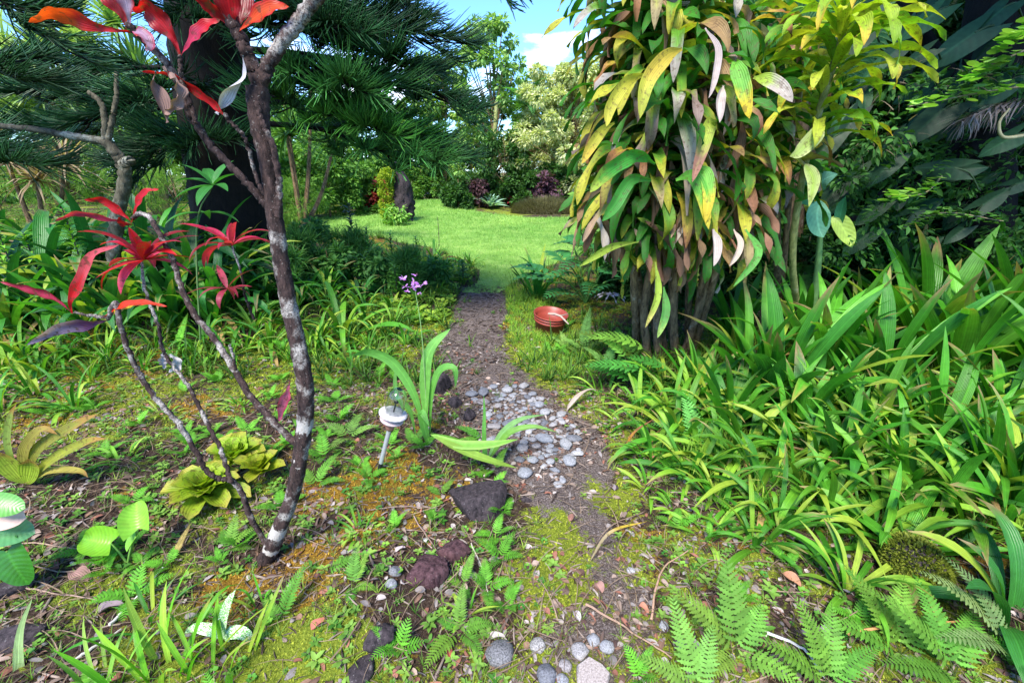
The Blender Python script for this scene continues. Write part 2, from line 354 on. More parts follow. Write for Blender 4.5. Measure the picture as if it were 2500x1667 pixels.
# ------------------------------------------------------------------ ground, path, lawn (one grid, split by face)
PATHPX = [(1128, 700), (1228, 700), (1238, 760), (1225, 800), (1262, 900), (1370, 960), (1455, 1050), (1500, 1130), (1475, 1250), (1575, 1400), (1640, 1600), (1660, 1760), (1150, 1760), (1330, 1560), (1385, 1400), (1320, 1260), (1235, 1180), (1150, 1050), (1085, 970), (1068, 890), (1075, 830), (1108, 780)]
LAWNPX = [(700, 560), (760, 535), (880, 512), (960, 492), (1060, 487), (1150, 476), (1172, 484), (1150, 498), (1165, 515), (1290, 531), (1400, 530), (1500, 526), (1700, 530), (1650, 560), (1500, 585), (1400, 625), (1330, 655), (1242, 690), (1228, 716), (1128, 716), (1178, 672), (1150, 640), (1050, 605), (930, 580), (800, 575)]
PATHW, LAWNW = Pxy(PATHPX), Pxy(LAWNPX)
def warp(x, y, a=.12, f=3): return x+a*2*fbm(x*f, y*f, 21), y+a*2*fbm(x*f, y*f, 33)
def islawn(x, y):
    wx, wy = warp(x, y, .10*1, 3); return inpoly(wx, wy, LAWNW)
def groundmat():
    m, t, p, o = nodes('soil moss and litter')
    a = N(t, 'ShaderNodeAttribute', attribute_name='lt'); sx = t.nodes.new('ShaderNodeSeparateXYZ'); t.links.new(a.outputs['Vector'], sx.inputs[0])
    mo, orr, pa = sx.outputs
    soil = ramp(t, noise(t, 55, 8, .75), [(.32, (.012, .008, .005)), (.52, (.055, .033, .022)), (.7, (.14, .10, .075))])
    bit = ramp(t, noise(t, 240, 3, .6), [(.60, (0, 0, 0)), (.68, (1, 1, 1))]); soil = mixc(t, math_(t, 'MULTIPLY', bit, .6), soil, (.30, .24, .19))
    dirt = ramp(t, noise(t, 130, 8, .8), [(.33, (.02, .016, .014)), (.5, (.12, .09, .078)), (.64, (.40, .34, .31))])
    green = ramp(t, noise(t, 150, 6, .8), [(.3, (.035, .05, .006)), (.5, (.17, .22, .018)), (.7, (.42, .46, .06))])
    oran = ramp(t, noise(t, 130, 6, .8), [(.3, (.05, .022, .005)), (.5, (.25, .13, .015)), (.7, (.5, .33, .05))])
    brk = noise(t, 34, 6, .7)
    f1 = ramp(t, math_(t, 'ADD', mo, math_(t, 'MULTIPLY_ADD', brk, 1.3, -.65)), [(.44, (0, 0, 0)), (.56, (1, 1, 1))])
    f2 = ramp(t, math_(t, 'ADD', orr, math_(t, 'MULTIPLY_ADD', brk, 1.3, -.65)), [(.44, (0, 0, 0)), (.56, (1, 1, 1))])
    fp = ramp(t, math_(t, 'ADD', pa, math_(t, 'MULTIPLY_ADD', brk, .8, -.4)), [(.4, (0, 0, 0)), (.6, (1, 1, 1))])
    c = mixc(t, fp, soil, dirt); c = mixc(t, f2, c, oran); c = mixc(t, f1, c, green)
    t.links.new(c, p.inputs['Base Color']); p.inputs['Roughness'].default_value = .9; p.inputs['Specular IOR Level'].default_value = .15
    bump(t, p, math_(t, 'ADD', noise(t, 90, 8, .8), math_(t, 'MULTIPLY', noise(t, 300, 3), .5)), .02, .9)
    return m
M['ground'] = groundmat()
def lawnmat():
    m, t, p, o = nodes('mown lawn')
    c = ramp(t, noise(t, 2.2, 8, .8), [(.3, (.09, .21, .03)), (.5, (.18, .36, .06)), (.68, (.34, .50, .14))])
    c2 = ramp(t, noise(t, 60, 5, .8), [(.3, (.4, .4, .4)), (.6, (1.25, 1.2, 1.1))])
    t.links.new(mixc(t, 1.0, c, c2, 'MULTIPLY'), p.inputs['Base Color']); p.inputs['Roughness'].default_value = .8; p.inputs['Specular IOR Level'].default_value = .15
    bump(t, p, noise(t, 60, 6, .8), .03, .8); return m
M['lawn'] = lawnmat()
def mounds(x, y, spots):
    v = 0
    for (u, w, r, s) in spots:
        g = G(u, w); v = v+s*np.exp(-((x-g[0])**2+(y-g[1])**2)/(r*r))
    return v
MOSS_S = [(1330, 1290, .16, .45), (1370, 1400, .16, .4), (1300, 1450, .12, .4), (1300, 860, .35, .5), (1350, 930, .2, .5), (1430, 990, .16, .45), (900, 850, .4, .45), (1150, 990, .1, .4), (420, 1600, .13, .6), (900, 960, .3, .3), (1500, 1080, .2, .2), (650, 900, .4, .3), (2240, 1390, .12, .5), (1480, 1200, .15, .3), (800, 1560, .2, .45), (620, 1580, .12, .5), (350, 1650, .14, .6), (1000, 780, .4, .3)]
ORA_S = [(300, 930, .4, .45), (430, 1000, .3, .4), (160, 860, .3, .3), (760, 1210, .13, .55), (760, 1350, .1, .35), (880, 1290, .08, .3), (560, 1440, .12, .5), (960, 1130, .15, .3), (350, 1200, .2, .25), (1130, 1180, .1, .3), (960, 1200, .2, .3), (640, 1000, .3, .25), (250, 830, .2, .4)]
ths = np.radians(np.linspace(-105, 105, 640)); rs = .42*np.power(1.0098, np.arange(545))
TH, RR = np.meshgrid(ths, rs); GX = RR*np.sin(TH); GY = RR*np.cos(TH); GZ = H(GX, GY)
GZ = GZ+.006*fbm(GX*60, GY*60, 77, 3)*(1-sstep(3, 6, RR))
fade = 1-sstep(9, 14, GY)
mo = .43+.9*fbm(GX*1.6, GY*1.6, 50)+.7*fbm(GX*8, GY*8, 51)+mounds(GX, GY, MOSS_S)
orr = .28+1.0*fbm(GX*1.3+5, GY*1.3, 60)+.7*fbm(GX*9, GY*9, 61)+mounds(GX, GY, ORA_S)
wx, wy = warp(GX, GY, .06, 4); pm = inpoly(wx, wy, PATHW).astype(float)
for _ in range(10): pm[1:-1, 1:-1] = (pm[1:-1, 1:-1]*2+pm[2:, 1:-1]+pm[:-2, 1:-1]+pm[1:-1, 2:]+pm[1:-1, :-2])/6
mo = mo-.34*pm*sstep(1.5, 2.1, GY)*(1-np.clip(mounds(GX, GY, MOSS_S), 0, .8)); orr = orr-.5*pm
LM = islawn(GX, GY) & (GY > 4)
GV = np.stack([GX, GY, GZ], -1).reshape(-1, 3); GT = np.stack([mo, orr, pm], -1).reshape(-1, 3)
ci = (np.arange(544)[:, None]*640+np.arange(639)[None]); Fq = np.stack([ci, ci+1, ci+641, ci+640], -1).reshape(-1, 4)[:, ::-1]
lf = LM[:-1, :-1].ravel() & LM[1:, 1:].ravel(); pf = (pm[:-1, :-1].ravel() > .5) & ~lf
for nm, sel, mt in (('ground', ~(lf | pf), 'ground'), ('path', pf, 'ground'), ('lawn', lf, 'lawn')):
    ff = Fq[sel]; used, inv = np.unique(ff, return_inverse=True); mb = MB(); mb.add(GV[used], inv.reshape(-1, 4), (1, 1, 1), GT[used])
    tag(mb.build(nm, M[mt]), kind='structure')
def mask_at(x, y):
    return (.43+.9*fbm(x*1.6, y*1.6, 50)+.7*fbm(x*8, y*8, 51)+mounds(x, y, MOSS_S), .28+1.0*fbm(x*1.3+5, y*1.3, 60)+.7*fbm(x*9, y*9, 61)+mounds(x, y, ORA_S))

# lawn blades
def nearpts(n, y0, y1, x0, x1, p=1.6):
    y = y0+(y1-y0)*rng.random(n)**p; x = x0+(x1-x0)*rng.random(n); return x, y
x, y = nearpts(260000, 4.9, 21, -7, 9, 1.3); k = islawn(x, y); x, y = x[k], y[k]; n = len(x)
d, yy, zz = frames(rdirs(n, .1, .9), jit=.3); mb = MB()
stamp(mb, T_blade, np.column_stack([x, y, H(x, y)]), d, yy, zz, (.022+.0045*y)*rng.uniform(.6, 1.3, n), varcol(n, (.10, .26, .035), (.32, .50, .13))*(1+1.5*fbm(x*.7, y*.7, 12)[:, None]*np.array([1.1, .6, .9])+.5*fbm(x*4, y*4, 13)[:, None]))
tag(mb.build('lawn_grass', M['soft']), 'short bright green mown grass blades covering the lawn', 'grass', kind='stuff')
# moss tufts
x, y = nearpts(520000, .5, 5.2, -4.2, 3.2, 1.7); a_, b_ = mask_at(x, y); wx, wy = warp(x, y, .06, 4); ip = inpoly(wx, wy, PATHW); vis = np.abs(x) < y*1.25+.75
thr = .52+.26*ip*sstep(1.4, 2.1, y)+.12*(rng.random(len(x))-.5)
for nm, k, lo, hi, lab in (('green_moss', (a_ > thr) & vis, (.10, .13, .008), (.46, .50, .05), 'cushions of yellow green moss growing over the bare soil'), ('orange_moss', (b_ > thr+.02) & (a_ <= thr) & vis, (.20, .10, .008), (.62, .40, .05), 'rusty orange moss patches on the soil round the tree')):
    xx, y2 = x[k], y[k]; n = len(xx); d, yy, zz = frames(rdirs(n, .05, .95)); mb = MB()
    stamp(mb, T_leafs, np.column_stack([xx, y2, H(xx, y2)-.001]), d, yy, zz, (.006+.0032*y2)*rng.uniform(.6, 1.4, n), varcol(n, lo, hi))
    tag(mb.build(nm, M['soft']), lab, 'moss', kind='stuff')
# leaf litter : curled leaves, short twigs
T_litter = template(lambda m: (strap(m, (-.5, 0, 0), 0, .35, 1, .42, .9, n=5, kind='lance', col=W1, fold=.7, wav=.05, wf=1.5)))
x, y = nearpts(34000, .55, 5.5, -4.2, 3.5, 1.3); k = fbm(x*2.5, y*2.5, 90)+.25*rng.random(len(x))+.12*np.exp(-((x-.7)**2+(y-1.1)**2)/.15) > .10; k &= ~(y > 4.3); x, y = x[k], y[k]; n = len(x)
d, yy, zz = frames(rdirs(n, -.25, .35), jit=.9); mb = MB(); pal = np.array([(.22, .13, .09), (.34, .25, .20), (.10, .06, .05), (.42, .36, .33), (.30, .13, .09), (.16, .11, .09), (.24, .21, .2)])
sc = np.column_stack([rng.uniform(.012, .055, n)]*1+[rng.uniform(.016, .06, n), rng.uniform(.012, .045, n)])
stamp(mb, T_litter, np.column_stack([x, y, H(x, y)+.004]), d, yy, zz, sc, pal[rng.integers(0, 7, n)]*rng.uniform(.6, 1.2, (n, 1)))
tag(mb.build('leaf_litter', M['dry']), 'fallen brown and grey leaves lying over the soil', 'leaf litter', kind='stuff')
x, y = nearpts(60000, .5, 5.9, -4, 3.5, 1.3); wx, wy = warp(x, y, .06, 4); ip = inpoly(wx, wy, PATHW); k = (rng.random(len(x)) < .35) | (ip & (y > 2.2)); x, y = x[k], y[k]; n = len(x)
T_chip = template(lambda m: tube(m, [(-.5, 0, 0), (-.1, .03, .04), (.5, 0, .01)], [.04, .06, .03], 4, W1, cap=False))
d, yy, zz = frames(rdirs(n, -.15, .2)); mb = MB()
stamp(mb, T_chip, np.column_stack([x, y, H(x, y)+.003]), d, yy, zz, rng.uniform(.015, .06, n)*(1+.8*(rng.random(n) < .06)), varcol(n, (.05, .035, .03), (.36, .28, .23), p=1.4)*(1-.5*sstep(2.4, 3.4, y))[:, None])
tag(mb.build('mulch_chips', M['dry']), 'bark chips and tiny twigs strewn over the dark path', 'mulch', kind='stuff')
# dry straw and roots
T_straw = template(lambda m: strap(m, (-.5, 0, 0), -.25, .25, 1, .022, .55, n=6, kind='blade', col=W1, bend=.5, fold=.6))
x, y = nearpts(5200, .5, 3.2, -3.4, 2.4, 1.2); k = (fbm(x*1.7, y*1.7, 95)+.25*rng.random(len(x))+.10*np.exp(-((x+1.1)**2+(y-1.3)**2)/.35) > .12); x, y = x[k], y[k]; n = len(x)
d, yy, zz = frames(rdirs(n, -.08, .12), jit=.4); mb = MB()
stamp(mb, T_straw, np.column_stack([x, y, H(x, y)+.006]), d, yy, zz, rng.uniform(.05, .24, n), varcol(n, (.08, .05, .03), (.36, .26, .18)))
tag(mb.build('dry_straw', M['dry']), 'dry straw stalks and fine roots lying across the soil', 'straw', kind='stuff')
# fine grass tufts and tiny weeds over the beds
T_tuft = template(lambda m: [strap(m, (0, 0, 0), a, random.uniform(.7, 1.4), random.uniform(.5, 1), .05, random.uniform(.3, 1.4), n=3, kind='blade', col=W1) for a in np.linspace(0, 6, 7)])
T_weed = template(lambda m: [strap(m, (0, 0, .1*(i//2)), i*2.4, .5, .5, .24, .6, n=3, kind='lance', col=(1, 1, 1)) for i in range(7)])
def _rw(m):
    for i in range(6):
        a = i*1.1; dd = np.array([[math.cos(a), math.sin(a), .35+.3*random.random()]]); X, Y, Z = frames(dd); b = np.array([[math.cos(a)*.2, math.sin(a)*.2, .25+.3*random.random()]]); stamp(m, T_disc, b, X, Y, Z, np.array([.4]))
T_round = template(_rw)
def ground_cover(name, tp, n, y0, y1, x0, x1, s, lo, hi, lab, mat='soft', seed=0, th=0.05, inside=None, cat='ground cover', p=1.3, f=2.2):
    x, y = nearpts(n, y0, y1, x0, x1, p); k = (fbm(x*f, y*f, 100+seed)+.10*rng.random(len(x)) > th) & ~islawn(x, y)
    wx, wy = warp(x, y, .06, 4); k &= ~(inpoly(wx, wy, PATHW) & (rng.random(len(x)) < .93))
    if inside is not None: k &= inpoly(x, y, Pxy(inside))
    x, y = x[k], y[k]; n = len(x); a = rng.uniform(0, 6.28, n); X = np.stack([np.cos(a), np.sin(a), 0*a], 1)+.25*(rng.random((n, 3))-.5); X, Y, Z = frames(X); mb = MB()
    stamp(mb, tp, np.column_stack([x, y, H(x, y)-.002]), X, Y, Z, rng.uniform(*s, n), varcol(n, lo, hi)); return tag(mb.build(name, M[mat]), lab, cat, kind='stuff')
ground_cover('grass_tufts', T_tuft, 9000, .5, 5.4, -4.5, 3.6, (.02, .085), (.06, .17, .02), (.30, .42, .06), 'thin tufts of wild grass sprouting through moss', seed=1, th=-.03, cat='grass')
ground_cover('leafy_weeds', T_weed, 8200, .5, 5.5, -4.5, 3.6, (.018, .07), (.05, .17, .02), (.25, .42, .07), 'small leafy weeds scattered over moss and soil', seed=2, th=-.04)
ground_cover('clover_patches', T_round, 2600, .5, 4.8, -3.5, 3, (.015, .04), (.04, .20, .03), (.22, .45, .05), 'tiny round leaved clover creeping near the path', seed=3, th=.08)
ground_cover('round_leaf_creeper', T_round, 2600, 3.3, 8.5, -3.2, 0, (.07, .15), (.08, .22, .02), (.34, .50, .05), 'bright round leaved creeper carpeting the bed left of the mulch path', seed=4, th=-.2, p=1,
             inside=[(900, 740), (930, 660), (1040, 640), (1160, 665), (1120, 715), (1095, 770), (1060, 810), (960, 790)])
ground_cover('grass_edge', T_tuft, 5000, 3.2, 6.5, -.6, 1.6, (.05, .12), (.08, .28, .02), (.36, .52, .06), 'lush low grass along the right edge of the path', seed=5, th=-.3, p=1, cat='grass',
             inside=[(1235, 700), (1330, 720), (1440, 830), (1480, 930), (1440, 1010), (1360, 950), (1270, 880), (1235, 790)])
ground_cover('bed_undergrowth', T_tuft, 7000, 3.0, 12, -9, 9, (.12, .32), (.02, .07, .01), (.12, .25, .03), 'dark grassy undergrowth filling the beds', seed=6, th=-.05, p=1.4, cat='undergrowth')
ground_cover('right_undergrowth', T_tuft, 5500, 1.0, 5, .9, 5, (.08, .2), (.04, .13, .01), (.26, .42, .04), 'grassy growth between the lily clumps on the right', seed=7, th=-.2, p=1.1, cat='undergrowth',
             inside=[(1520, 860), (2500, 760), (2700, 1400), (2200, 1330), (1850, 1280), (1640, 1230), (1560, 1050), (1500, 940)])

# ------------------------------------------------------------------ stones
def rock_mesh(name, seed, mat, flat=.6, rough=.25, sub=3, ridge=0, col=(1, 1, 1)):
    bm = bmesh.new(); bmesh.ops.create_icosphere(bm, subdivisions=sub, radius=1)
    V = np.array([v.co[:] for v in bm.verts]); F = np.array([[l.index for l in f.verts] for f in bm.faces]); bm.free()
    n = .5*(fbm(V[:, 0]*1.1+seed*3+V[:, 2], V[:, 1]*1.1, seed)+fbm(V[:, 2]*1.2+9, V[:, 0]*1.2-V[:, 1], seed+4))
    k = 1+rough*2.2*n
    if ridge: k = k+ridge*(fbm(V[:, 0]*5+V[:, 2]*3, V[:, 1]*5, seed+9)+.7*fbm(V[:, 2]*11+V[:, 1]*9, V[:, 0]*11, seed+8)); 
    V = V*k[:, None]
    pr_ = np.random.default_rng(seed+500)
    for _ in range(12 if ridge else 5):
        nn_ = nrm(pr_.normal(size=3)); dd_ = pr_.uniform(.55, .85) if ridge else pr_.uniform(.72, .95); V = V-np.maximum(0, V@nn_-dd_)[:, None]*nn_*.92
    if ridge: V = V*(1+.05*(fbm(V[:, 0]*9+V[:, 2]*7, V[:, 1]*9+V[:, 2]*3, seed+2))[:, None])
    V[:, 2] *= flat
    mb = MB(); mb.add(V, F, col); return mb.mesh(name, mat)
def pebmat(name, base, dark):
    m, t, p, o = nodes(name); oi = t.nodes.new('ShaderNodeObjectInfo')
    c = ramp(t, noise(t, 180, 5, .8), [(.38, dark), (.55, base), (.72, tuple(min(1, b*1.35) for b in base))])
    v = ramp(t, oi.outputs['Random'], [(0, (.35, .35, .38)), (.4, (.85, .86, .88)), (.7, (1.05, 1, .94)), (.85, (.8, .68, .62)), (1, (1.25, 1.22, 1.18))])
    t.links.new(mixc(t, 1.0, c, v, 'MULTIPLY'), p.inputs['Base Color']); p.inputs['Roughness'].default_value = .75; bump(t, p, noise(t, 160, 5, .8), .002, .6); return m
M['peb'] = pebmat('grey pebble', (.28, .285, .30), (.10, .10, .105)); M['granite'] = pebmat('speckled pebble', (.30, .29, .28), (.03, .03, .03))
PEB = [rock_mesh('pebble', s, M['peb'], flat=random.uniform(.45, .65), rough=.6, sub=3) for s in range(9)]
def putrock(name, me, g, s, rz, lab, cat, group=None, sink=.2, tilt=0):
    o = bpy.data.objects.new(name, me); COL.objects.link(o); o.scale = s if np.ndim(s) else (s, s, s)
    o.location = (g[0], g[1], g[2]+(s[2] if np.ndim(s) else s)*(.55-sink)); o.rotation_euler = (tilt, 0, rz); return tag(o, lab, cat, group)
placed = []
pr = np.random.default_rng(4)
def trypeb(u, v, r, lab, grp, tight=.76):
    g = G(u, v)
    for q, rq in placed:
        if math.hypot(q[0]-g[0], q[1]-g[1]) < (r+rq)*tight: return False
    placed.append((g, r)); putrock('pebble', PEB[pr.integers(0, 9)], g, (r*pr.uniform(.75, 1.1), r*pr.uniform(.55, .85), r*.7), pr.uniform(0, 6.28), lab, 'pebble', grp, .15); return True
big = [(1245, 1040, .055), (1390, 1130, .05), (1330, 1075, .05), (1380, 1090, .06), (1300, 1045, .045), (1280, 1160, .052), (1355, 1070, .045), (1400, 1075, .05), (1240, 955, .045), (1280, 945, .05), (1180, 960, .05), (1150, 965, .05), (1330, 1010, .045), (1370, 1015, .045), (1275, 1100, .05), (1410, 1105, .045), (1355, 1150, .03), (1372, 1175, .026), (1270, 1125, .035), (1300, 1125, .035), (1345, 1130, .035), (1180, 985, .05), (1220, 1020, .035), (1300, 965, .04), (1318, 990, .04), (1205, 1045, .05), (1200, 1080, .05), (1350, 1040, .035), (1250, 985, .03)]
for u, v, r in big: trypeb(u, v, r, 'smooth pale grey river stone laid in the middle of the garden path', 'larger river stones on the path')
PP = [(1135, 950), (1190, 945), (1285, 940), (1320, 975), (1370, 1015), (1415, 1055), (1420, 1095), (1380, 1165), (1360, 1190), (1330, 1150), (1280, 1120), (1260, 1075), (1200, 1040), (1165, 990)]
for q in sample(PP, 700, 8):
    if len(placed) > 180: break
    r = pr.uniform(.010, .030); ok = all(math.hypot(p_[0]-q[0], p_[1]-q[1]) > (r+rq)*.78 for p_, rq in placed)
    if ok:
        placed.append((q, r)); putrock('pebble', PEB[pr.integers(0, 9)], q, (r*pr.uniform(.9, 1.3), r*pr.uniform(.7, 1), r*.75), pr.uniform(0, 6.28), 'small grey pebble among the river stones of the path', 'pebbles', 'small pebbles on the path', .15)['category'] = 'pebble'
hero = [(1222, 1600, .046, 'granite', 'round speckled granite cobble at the bottom edge of the path'), (1312, 1578, .027, 'granite', 'small speckled oval stone right of the granite cobble'), (1416, 1592, .030, 'peb', 'dark grey round stone just above the flat white stone'), (1482, 1580, .024, 'peb', 'slate grey oval pebble right of the dark round stone'), (1448, 1566, .024, 'peb', 'pale angular stone between two dark pebbles'),
        (1380, 1626, .022, 'peb', 'light blue grey oval pebble left of the flat white stone'), (1335, 1650, .034, 'peb', 'mossy grey stone cut by the bottom edge of the photo'), (1372, 1660, .02, 'peb', 'smooth pebble touching the mossy grey stone'), (1450, 1172, .0, 'peb', ''), (955, 1428, .022, 'peb', 'pale grey stone beside the reddish lava rock'), (1540, 1395, .018, 'peb', 'pale chip stone by the pile of dry leaves'),(1620,1530,.02,'peb','dull grey stone sunk in soil below the fern')]
for i, (u, v, r, mt, lab) in enumerate(hero):
    if r: putrock('stone', rock_mesh('stone', 40+i, M[mt], flat=.6, rough=.3), G(u, v), (r*1.05, r*.95, r), i*1.3, lab, 'stone', None, .34)
mb = MB(); pts = np.array([(1407, 1635), (1436, 1614), (1470, 1632), (1490, 1655), (1478, 1690), (1410, 1695)]); W_ = np.array([G(*q) for q in pts]); c0 = W_.mean(0)
z0 = c0[2]; top = W_.copy(); top[:, 2] = z0+.022; bot = W_.copy(); bot[:, 2] = z0-.02; mid = (top-c0)*.9+c0; mid[:, 2] = z0+.028; cc = c0.copy(); cc[2] = z0+.029
v_ = np.vstack([bot, top, mid, [cc]]); n_ = 6; mb.add(v_, [[i, (i+1) % n_, n_+(i+1) % n_, n_+i] for i in range(n_)]+[[n_+i, n_+(i+1) % n_, 2*n_+(i+1) % n_, 2*n_+i] for i in range(n_)], (1, 1, 1)); mb.add(v_, [[2*n_+i, 2*n_+(i+1) % n_, 18] for i in range(n_)], (1, 1, 1))
M['white'] = pebmat('flat pale stone', (.42, .42, .42), (.2, .19, .18)); tag(mb.build('flat_stone', M['white'], None, c0), 'flat angular white stone at the bottom of the path', 'stone')
M['lavar'] = barkmat('reddish lava rock', (.02, .008, .01), (.10, .05, .055), (.3, .25, .24), .8, 60)
lav = [(1175, 1240, .165, .13, .11, 'lava', 'largest black lava rock left of the path'), (1045, 1405, .09, .08, .06, 'lavar', 'blocky dark red lava rock left of the lower path'), (1112, 1355, .09, .06, .04, 'lavar', 'low purple brown rock behind the blocky red rock'), (965, 1398, .03, .025, .022, 'peb', 'small dark blue grey stone left of the red rock'),
       (1072, 955, .09, .08, .12, 'lava', 'upright black rock behind the broad leaved orchid'), (1145, 1020, .05, .045, .06, 'lava', 'pointed black rock beside the first path stones'), (1110, 990, .06, .05, .05, 'lava', 'mossy dark rock between orchid and path stones'), (930, 1565, .045, .06, .04, 'lava', 'grey weathered rock at bottom left of the path'), (885, 1640, .04, .05, .03, 'lava', 'dark rough rock at the bottom edge below the weathered rock'),
       (1285, 1222, .035, .025, .015, 'lava', 'small black rock to the right of the largest lava rock'), (1500, 1190, .03, .02, .012, 'lava', 'flat dark stone on the right side of the path'), (980, 1540, .02, .035, .018, 'lavar', 'narrow brown stone by the round leaved weeds'), (50, 1560, .09, .06, .04, 'lava', 'dark stone slab at the bottom left corner'), (590, 1330, .04, .03, .03, 'lava', 'grey stone beside the ti tree base'), (30, 1440, .08, .06, .03, 'lava', 'dark rock under the heart shaped leaf')]
for i, (u, v, a, b, c, mt, lab) in enumerate(lav):
    putrock('rock', rock_mesh('rock', 60+i, M[mt], flat=1, rough=.45, sub=5 if a > .06 else 4, ridge=.16), G(u, v), (a, b, c), .3*i, lab, 'rock', None, .25)
# moss covered mound at right
gm = G(2225, 1400); o = putrock('mossy_stone', rock_mesh('mossy_stone', 90, M['lava'], flat=.8, rough=.2, sub=4), gm, (.11, .10, .12), 1, 'round moss covered stone under the big lily leaves', 'stone', None, .2)
me = o.data; V = np.array([v.co[:] for v in me.vertices]); k = rng.integers(0, len(V), 9000); dd = nrm(V[k]); X, Y, Z = frames(dd+rdirs(9000)*.8); mb = MB()
stamp(mb, T_leafs, V[k]*(1+.0*rng.random((9000, 1))), X, Y, Z, rng.uniform(.08, .2, 9000), varcol(9000, (.05, .08, .006), (.28, .32, .04))); c = mb.build('moss', M['soft'], None, (0, 0, 0)); c.parent = o
# ------------------------------------------------------------------ plant prototypes
GRN = [(.045, .22, .012), (.07, .28, .018), (.10, .33, .025), (.035, .17, .02)]
def strap_clump(seed, n=18, L=.8, Wd=.065, el=(.75, 1.5), dr=(.3, 1.5), pal=GRN, tipc=(.35, .3, .06), nseg=9, dead=.06, fold=.35, spread=.06, kd='crin'):
    r = random.Random(seed); m = MB()
    for i in range(n):
        a = i*2.399+r.uniform(-.5, .5); e = r.uniform(*el); l = L*r.uniform(.55, 1.05); c = np.array(r.choice(pal))*r.uniform(.75, 1.25)
        if r.random() < .12: c = np.array((.30, .42, .04))
        tp = r.choice([tipc, (.40, .26, .12), (.30, .18, .09)]) if r.random() < .4 else None
        if r.random() < dead: c = np.array((.42, .28, .10)); e = r.uniform(.05, .4)
        strap(m, (math.cos(a)*spread*r.random(), math.sin(a)*spread*r.random(), -.02), a, e, l, Wd*r.uniform(.7, 1.15), r.uniform(*dr)*(1.3 if e < 1 else 1), n=nseg, dp=r.uniform(1.2, 2.4), fold=fold, kind=kd, twist=r.uniform(-.6, .6), bend=r.uniform(-.4, .4), col=c, tip=tp, tips=.93,
              kink=(r.uniform(.5, .8), r.uniform(.6, 1.4)) if r.random() < .15 else None)
    return m
def frond(m, base, az, el, L, Wf, droop, npair=20, col=(.1, .33, .03), big=True, rc=(.06, .10, .02), bend=0, stalk=.15, tpl=None, ang=1.15, up=.15):
    if big: npair = int(max(7, L*(1-stalk)/(Wf*.215)))
    n = 14; t = np.linspace(0, 1, n+1); e = el-droop*t**1.3; a = az+bend*t
    T = np.stack([np.cos(e)*np.cos(a), np.cos(e)*np.sin(a), np.sin(e)], 1); Pt = np.asarray(base, float)+np.vstack([[0, 0, 0], np.cumsum((T[1:]+T[:-1])/2*L/n, 0)])
    tube(m, Pt, [L*.007, L*.002], 4, rc, cap=False)
    q = stalk+(1-stalk)*np.linspace(0, .97, npair)**.9; s = q*n; i = np.clip(s.astype(int), 0, n-1); f = (s-i)[:, None]
    pp = Pt[i]*(1-f)+Pt[i+1]*f; tt = nrm(T[i]*(1-f)+T[i+1]*f); sd = np.stack([-np.sin(np.interp(q, t, a)), np.cos(np.interp(q, t, a)), 0*q], 1); nn = np.cross(tt, sd)
    k = (q-stalk)/(1-stalk); pl = Wf*(.55+.45*np.sin(np.pi*np.clip(k*1.6, 0, 1)*.5+.2))*(1-k**1.6)**.9+.01*Wf; pl = np.where(k < .25, Wf*(.7+1.2*k), pl)
    an = ang-.35*k
    for sg in (1, -1):
        d = tt*np.cos(an)[:, None]+sd*sg*np.sin(an)[:, None]+nn*up+.06*(rng.random(tt.shape)-.5); X, Y, Z = frames(d, nn)
        stamp(m, tpl if tpl is not None else (T_pinna if big else T_pinnas), pp, X, Y, Z, pl, varcol(len(q), np.array(col)*.85, np.array(col)*1.2))
def fern(seed, n=5, L=.3, Wf=.07, el=(.6, 1.2), droop=(.5, 1.2), npair=20, col=(.12, .36, .03), big=True, **k):
    r = random.Random(seed); m = MB()
    for i in range(n): frond(m, (0, 0, 0), i*6.283/n+r.uniform(-.5, .5), r.uniform(*el), L*r.uniform(.7, 1.1), Wf*r.uniform(.8, 1.1), r.uniform(*droop), npair, np.array(col)*r.uniform(.75, 1.2), big, bend=r.uniform(-.4, .4), **k)
    return m
def put(name, me, g, s, rz, lab, cat, grp=None, tilt=(0, 0), mat='leaf'):
    if isinstance(me, MB): me = me.mesh(name, M[mat])
    o = bpy.data.objects.new(name, me); COL.objects.link(o); o.location = g; o.scale = (s, s, s); o.rotation_euler = (tilt[0], tilt[1], rz); return tag(o, lab, cat, grp)
CR = [strap_clump(s, 24, 1.05, .095, (.85, 1.5), (.2, 1.0), nseg=11, fold=.25, dead=.03).mesh('crinum_clump', M['leaf']) for s in range(5)]
MD = [strap_clump(20+s, 19, .5, (.030, .036, .042)[s % 3], (.45, 1.45), (.6, 1.9), pal=[(.05, .22, .015), (.07, .26, .018), (.11, .30, .02), (.20, .38, .03)]).mesh('lily_clump', M['leaf']) for s in range(6)]
SM = [strap_clump(40+s, 13, .2, .017, (.5, 1.4), (.5, 1.8), pal=[(.09, .30, .02), (.18, .42, .03), (.28, .46, .05)], nseg=7).mesh('grass_lily', M['leaf']) for s in range(4)]
DK = [strap_clump(60+s, 22, .9, .085, (.7, 1.45), (.7, 1.9), pal=[(.02, .12, .02), (.03, .17, .025), (.05, .22, .02), (.015, .09, .02)], dead=.02, nseg=10).mesh('agapanthus_clump', M['leaf']) for s in range(4)]
FN = [fern(s, 5, .30, .075).mesh('fern', M['fern']) for s in range(4)]
FS = [fern(20+s, 4, .13, .035, npair=12).mesh('small_fern', M['fern']) for s in range(5)]
FD = [fern(30+s, 8, .8, .16, (.6, 1.2), (.8, 1.6), 26, (.05, .17, .02), big=False).mesh('dark_fern', M['fern']) for s in range(2)]
pr = np.random.default_rng(77)
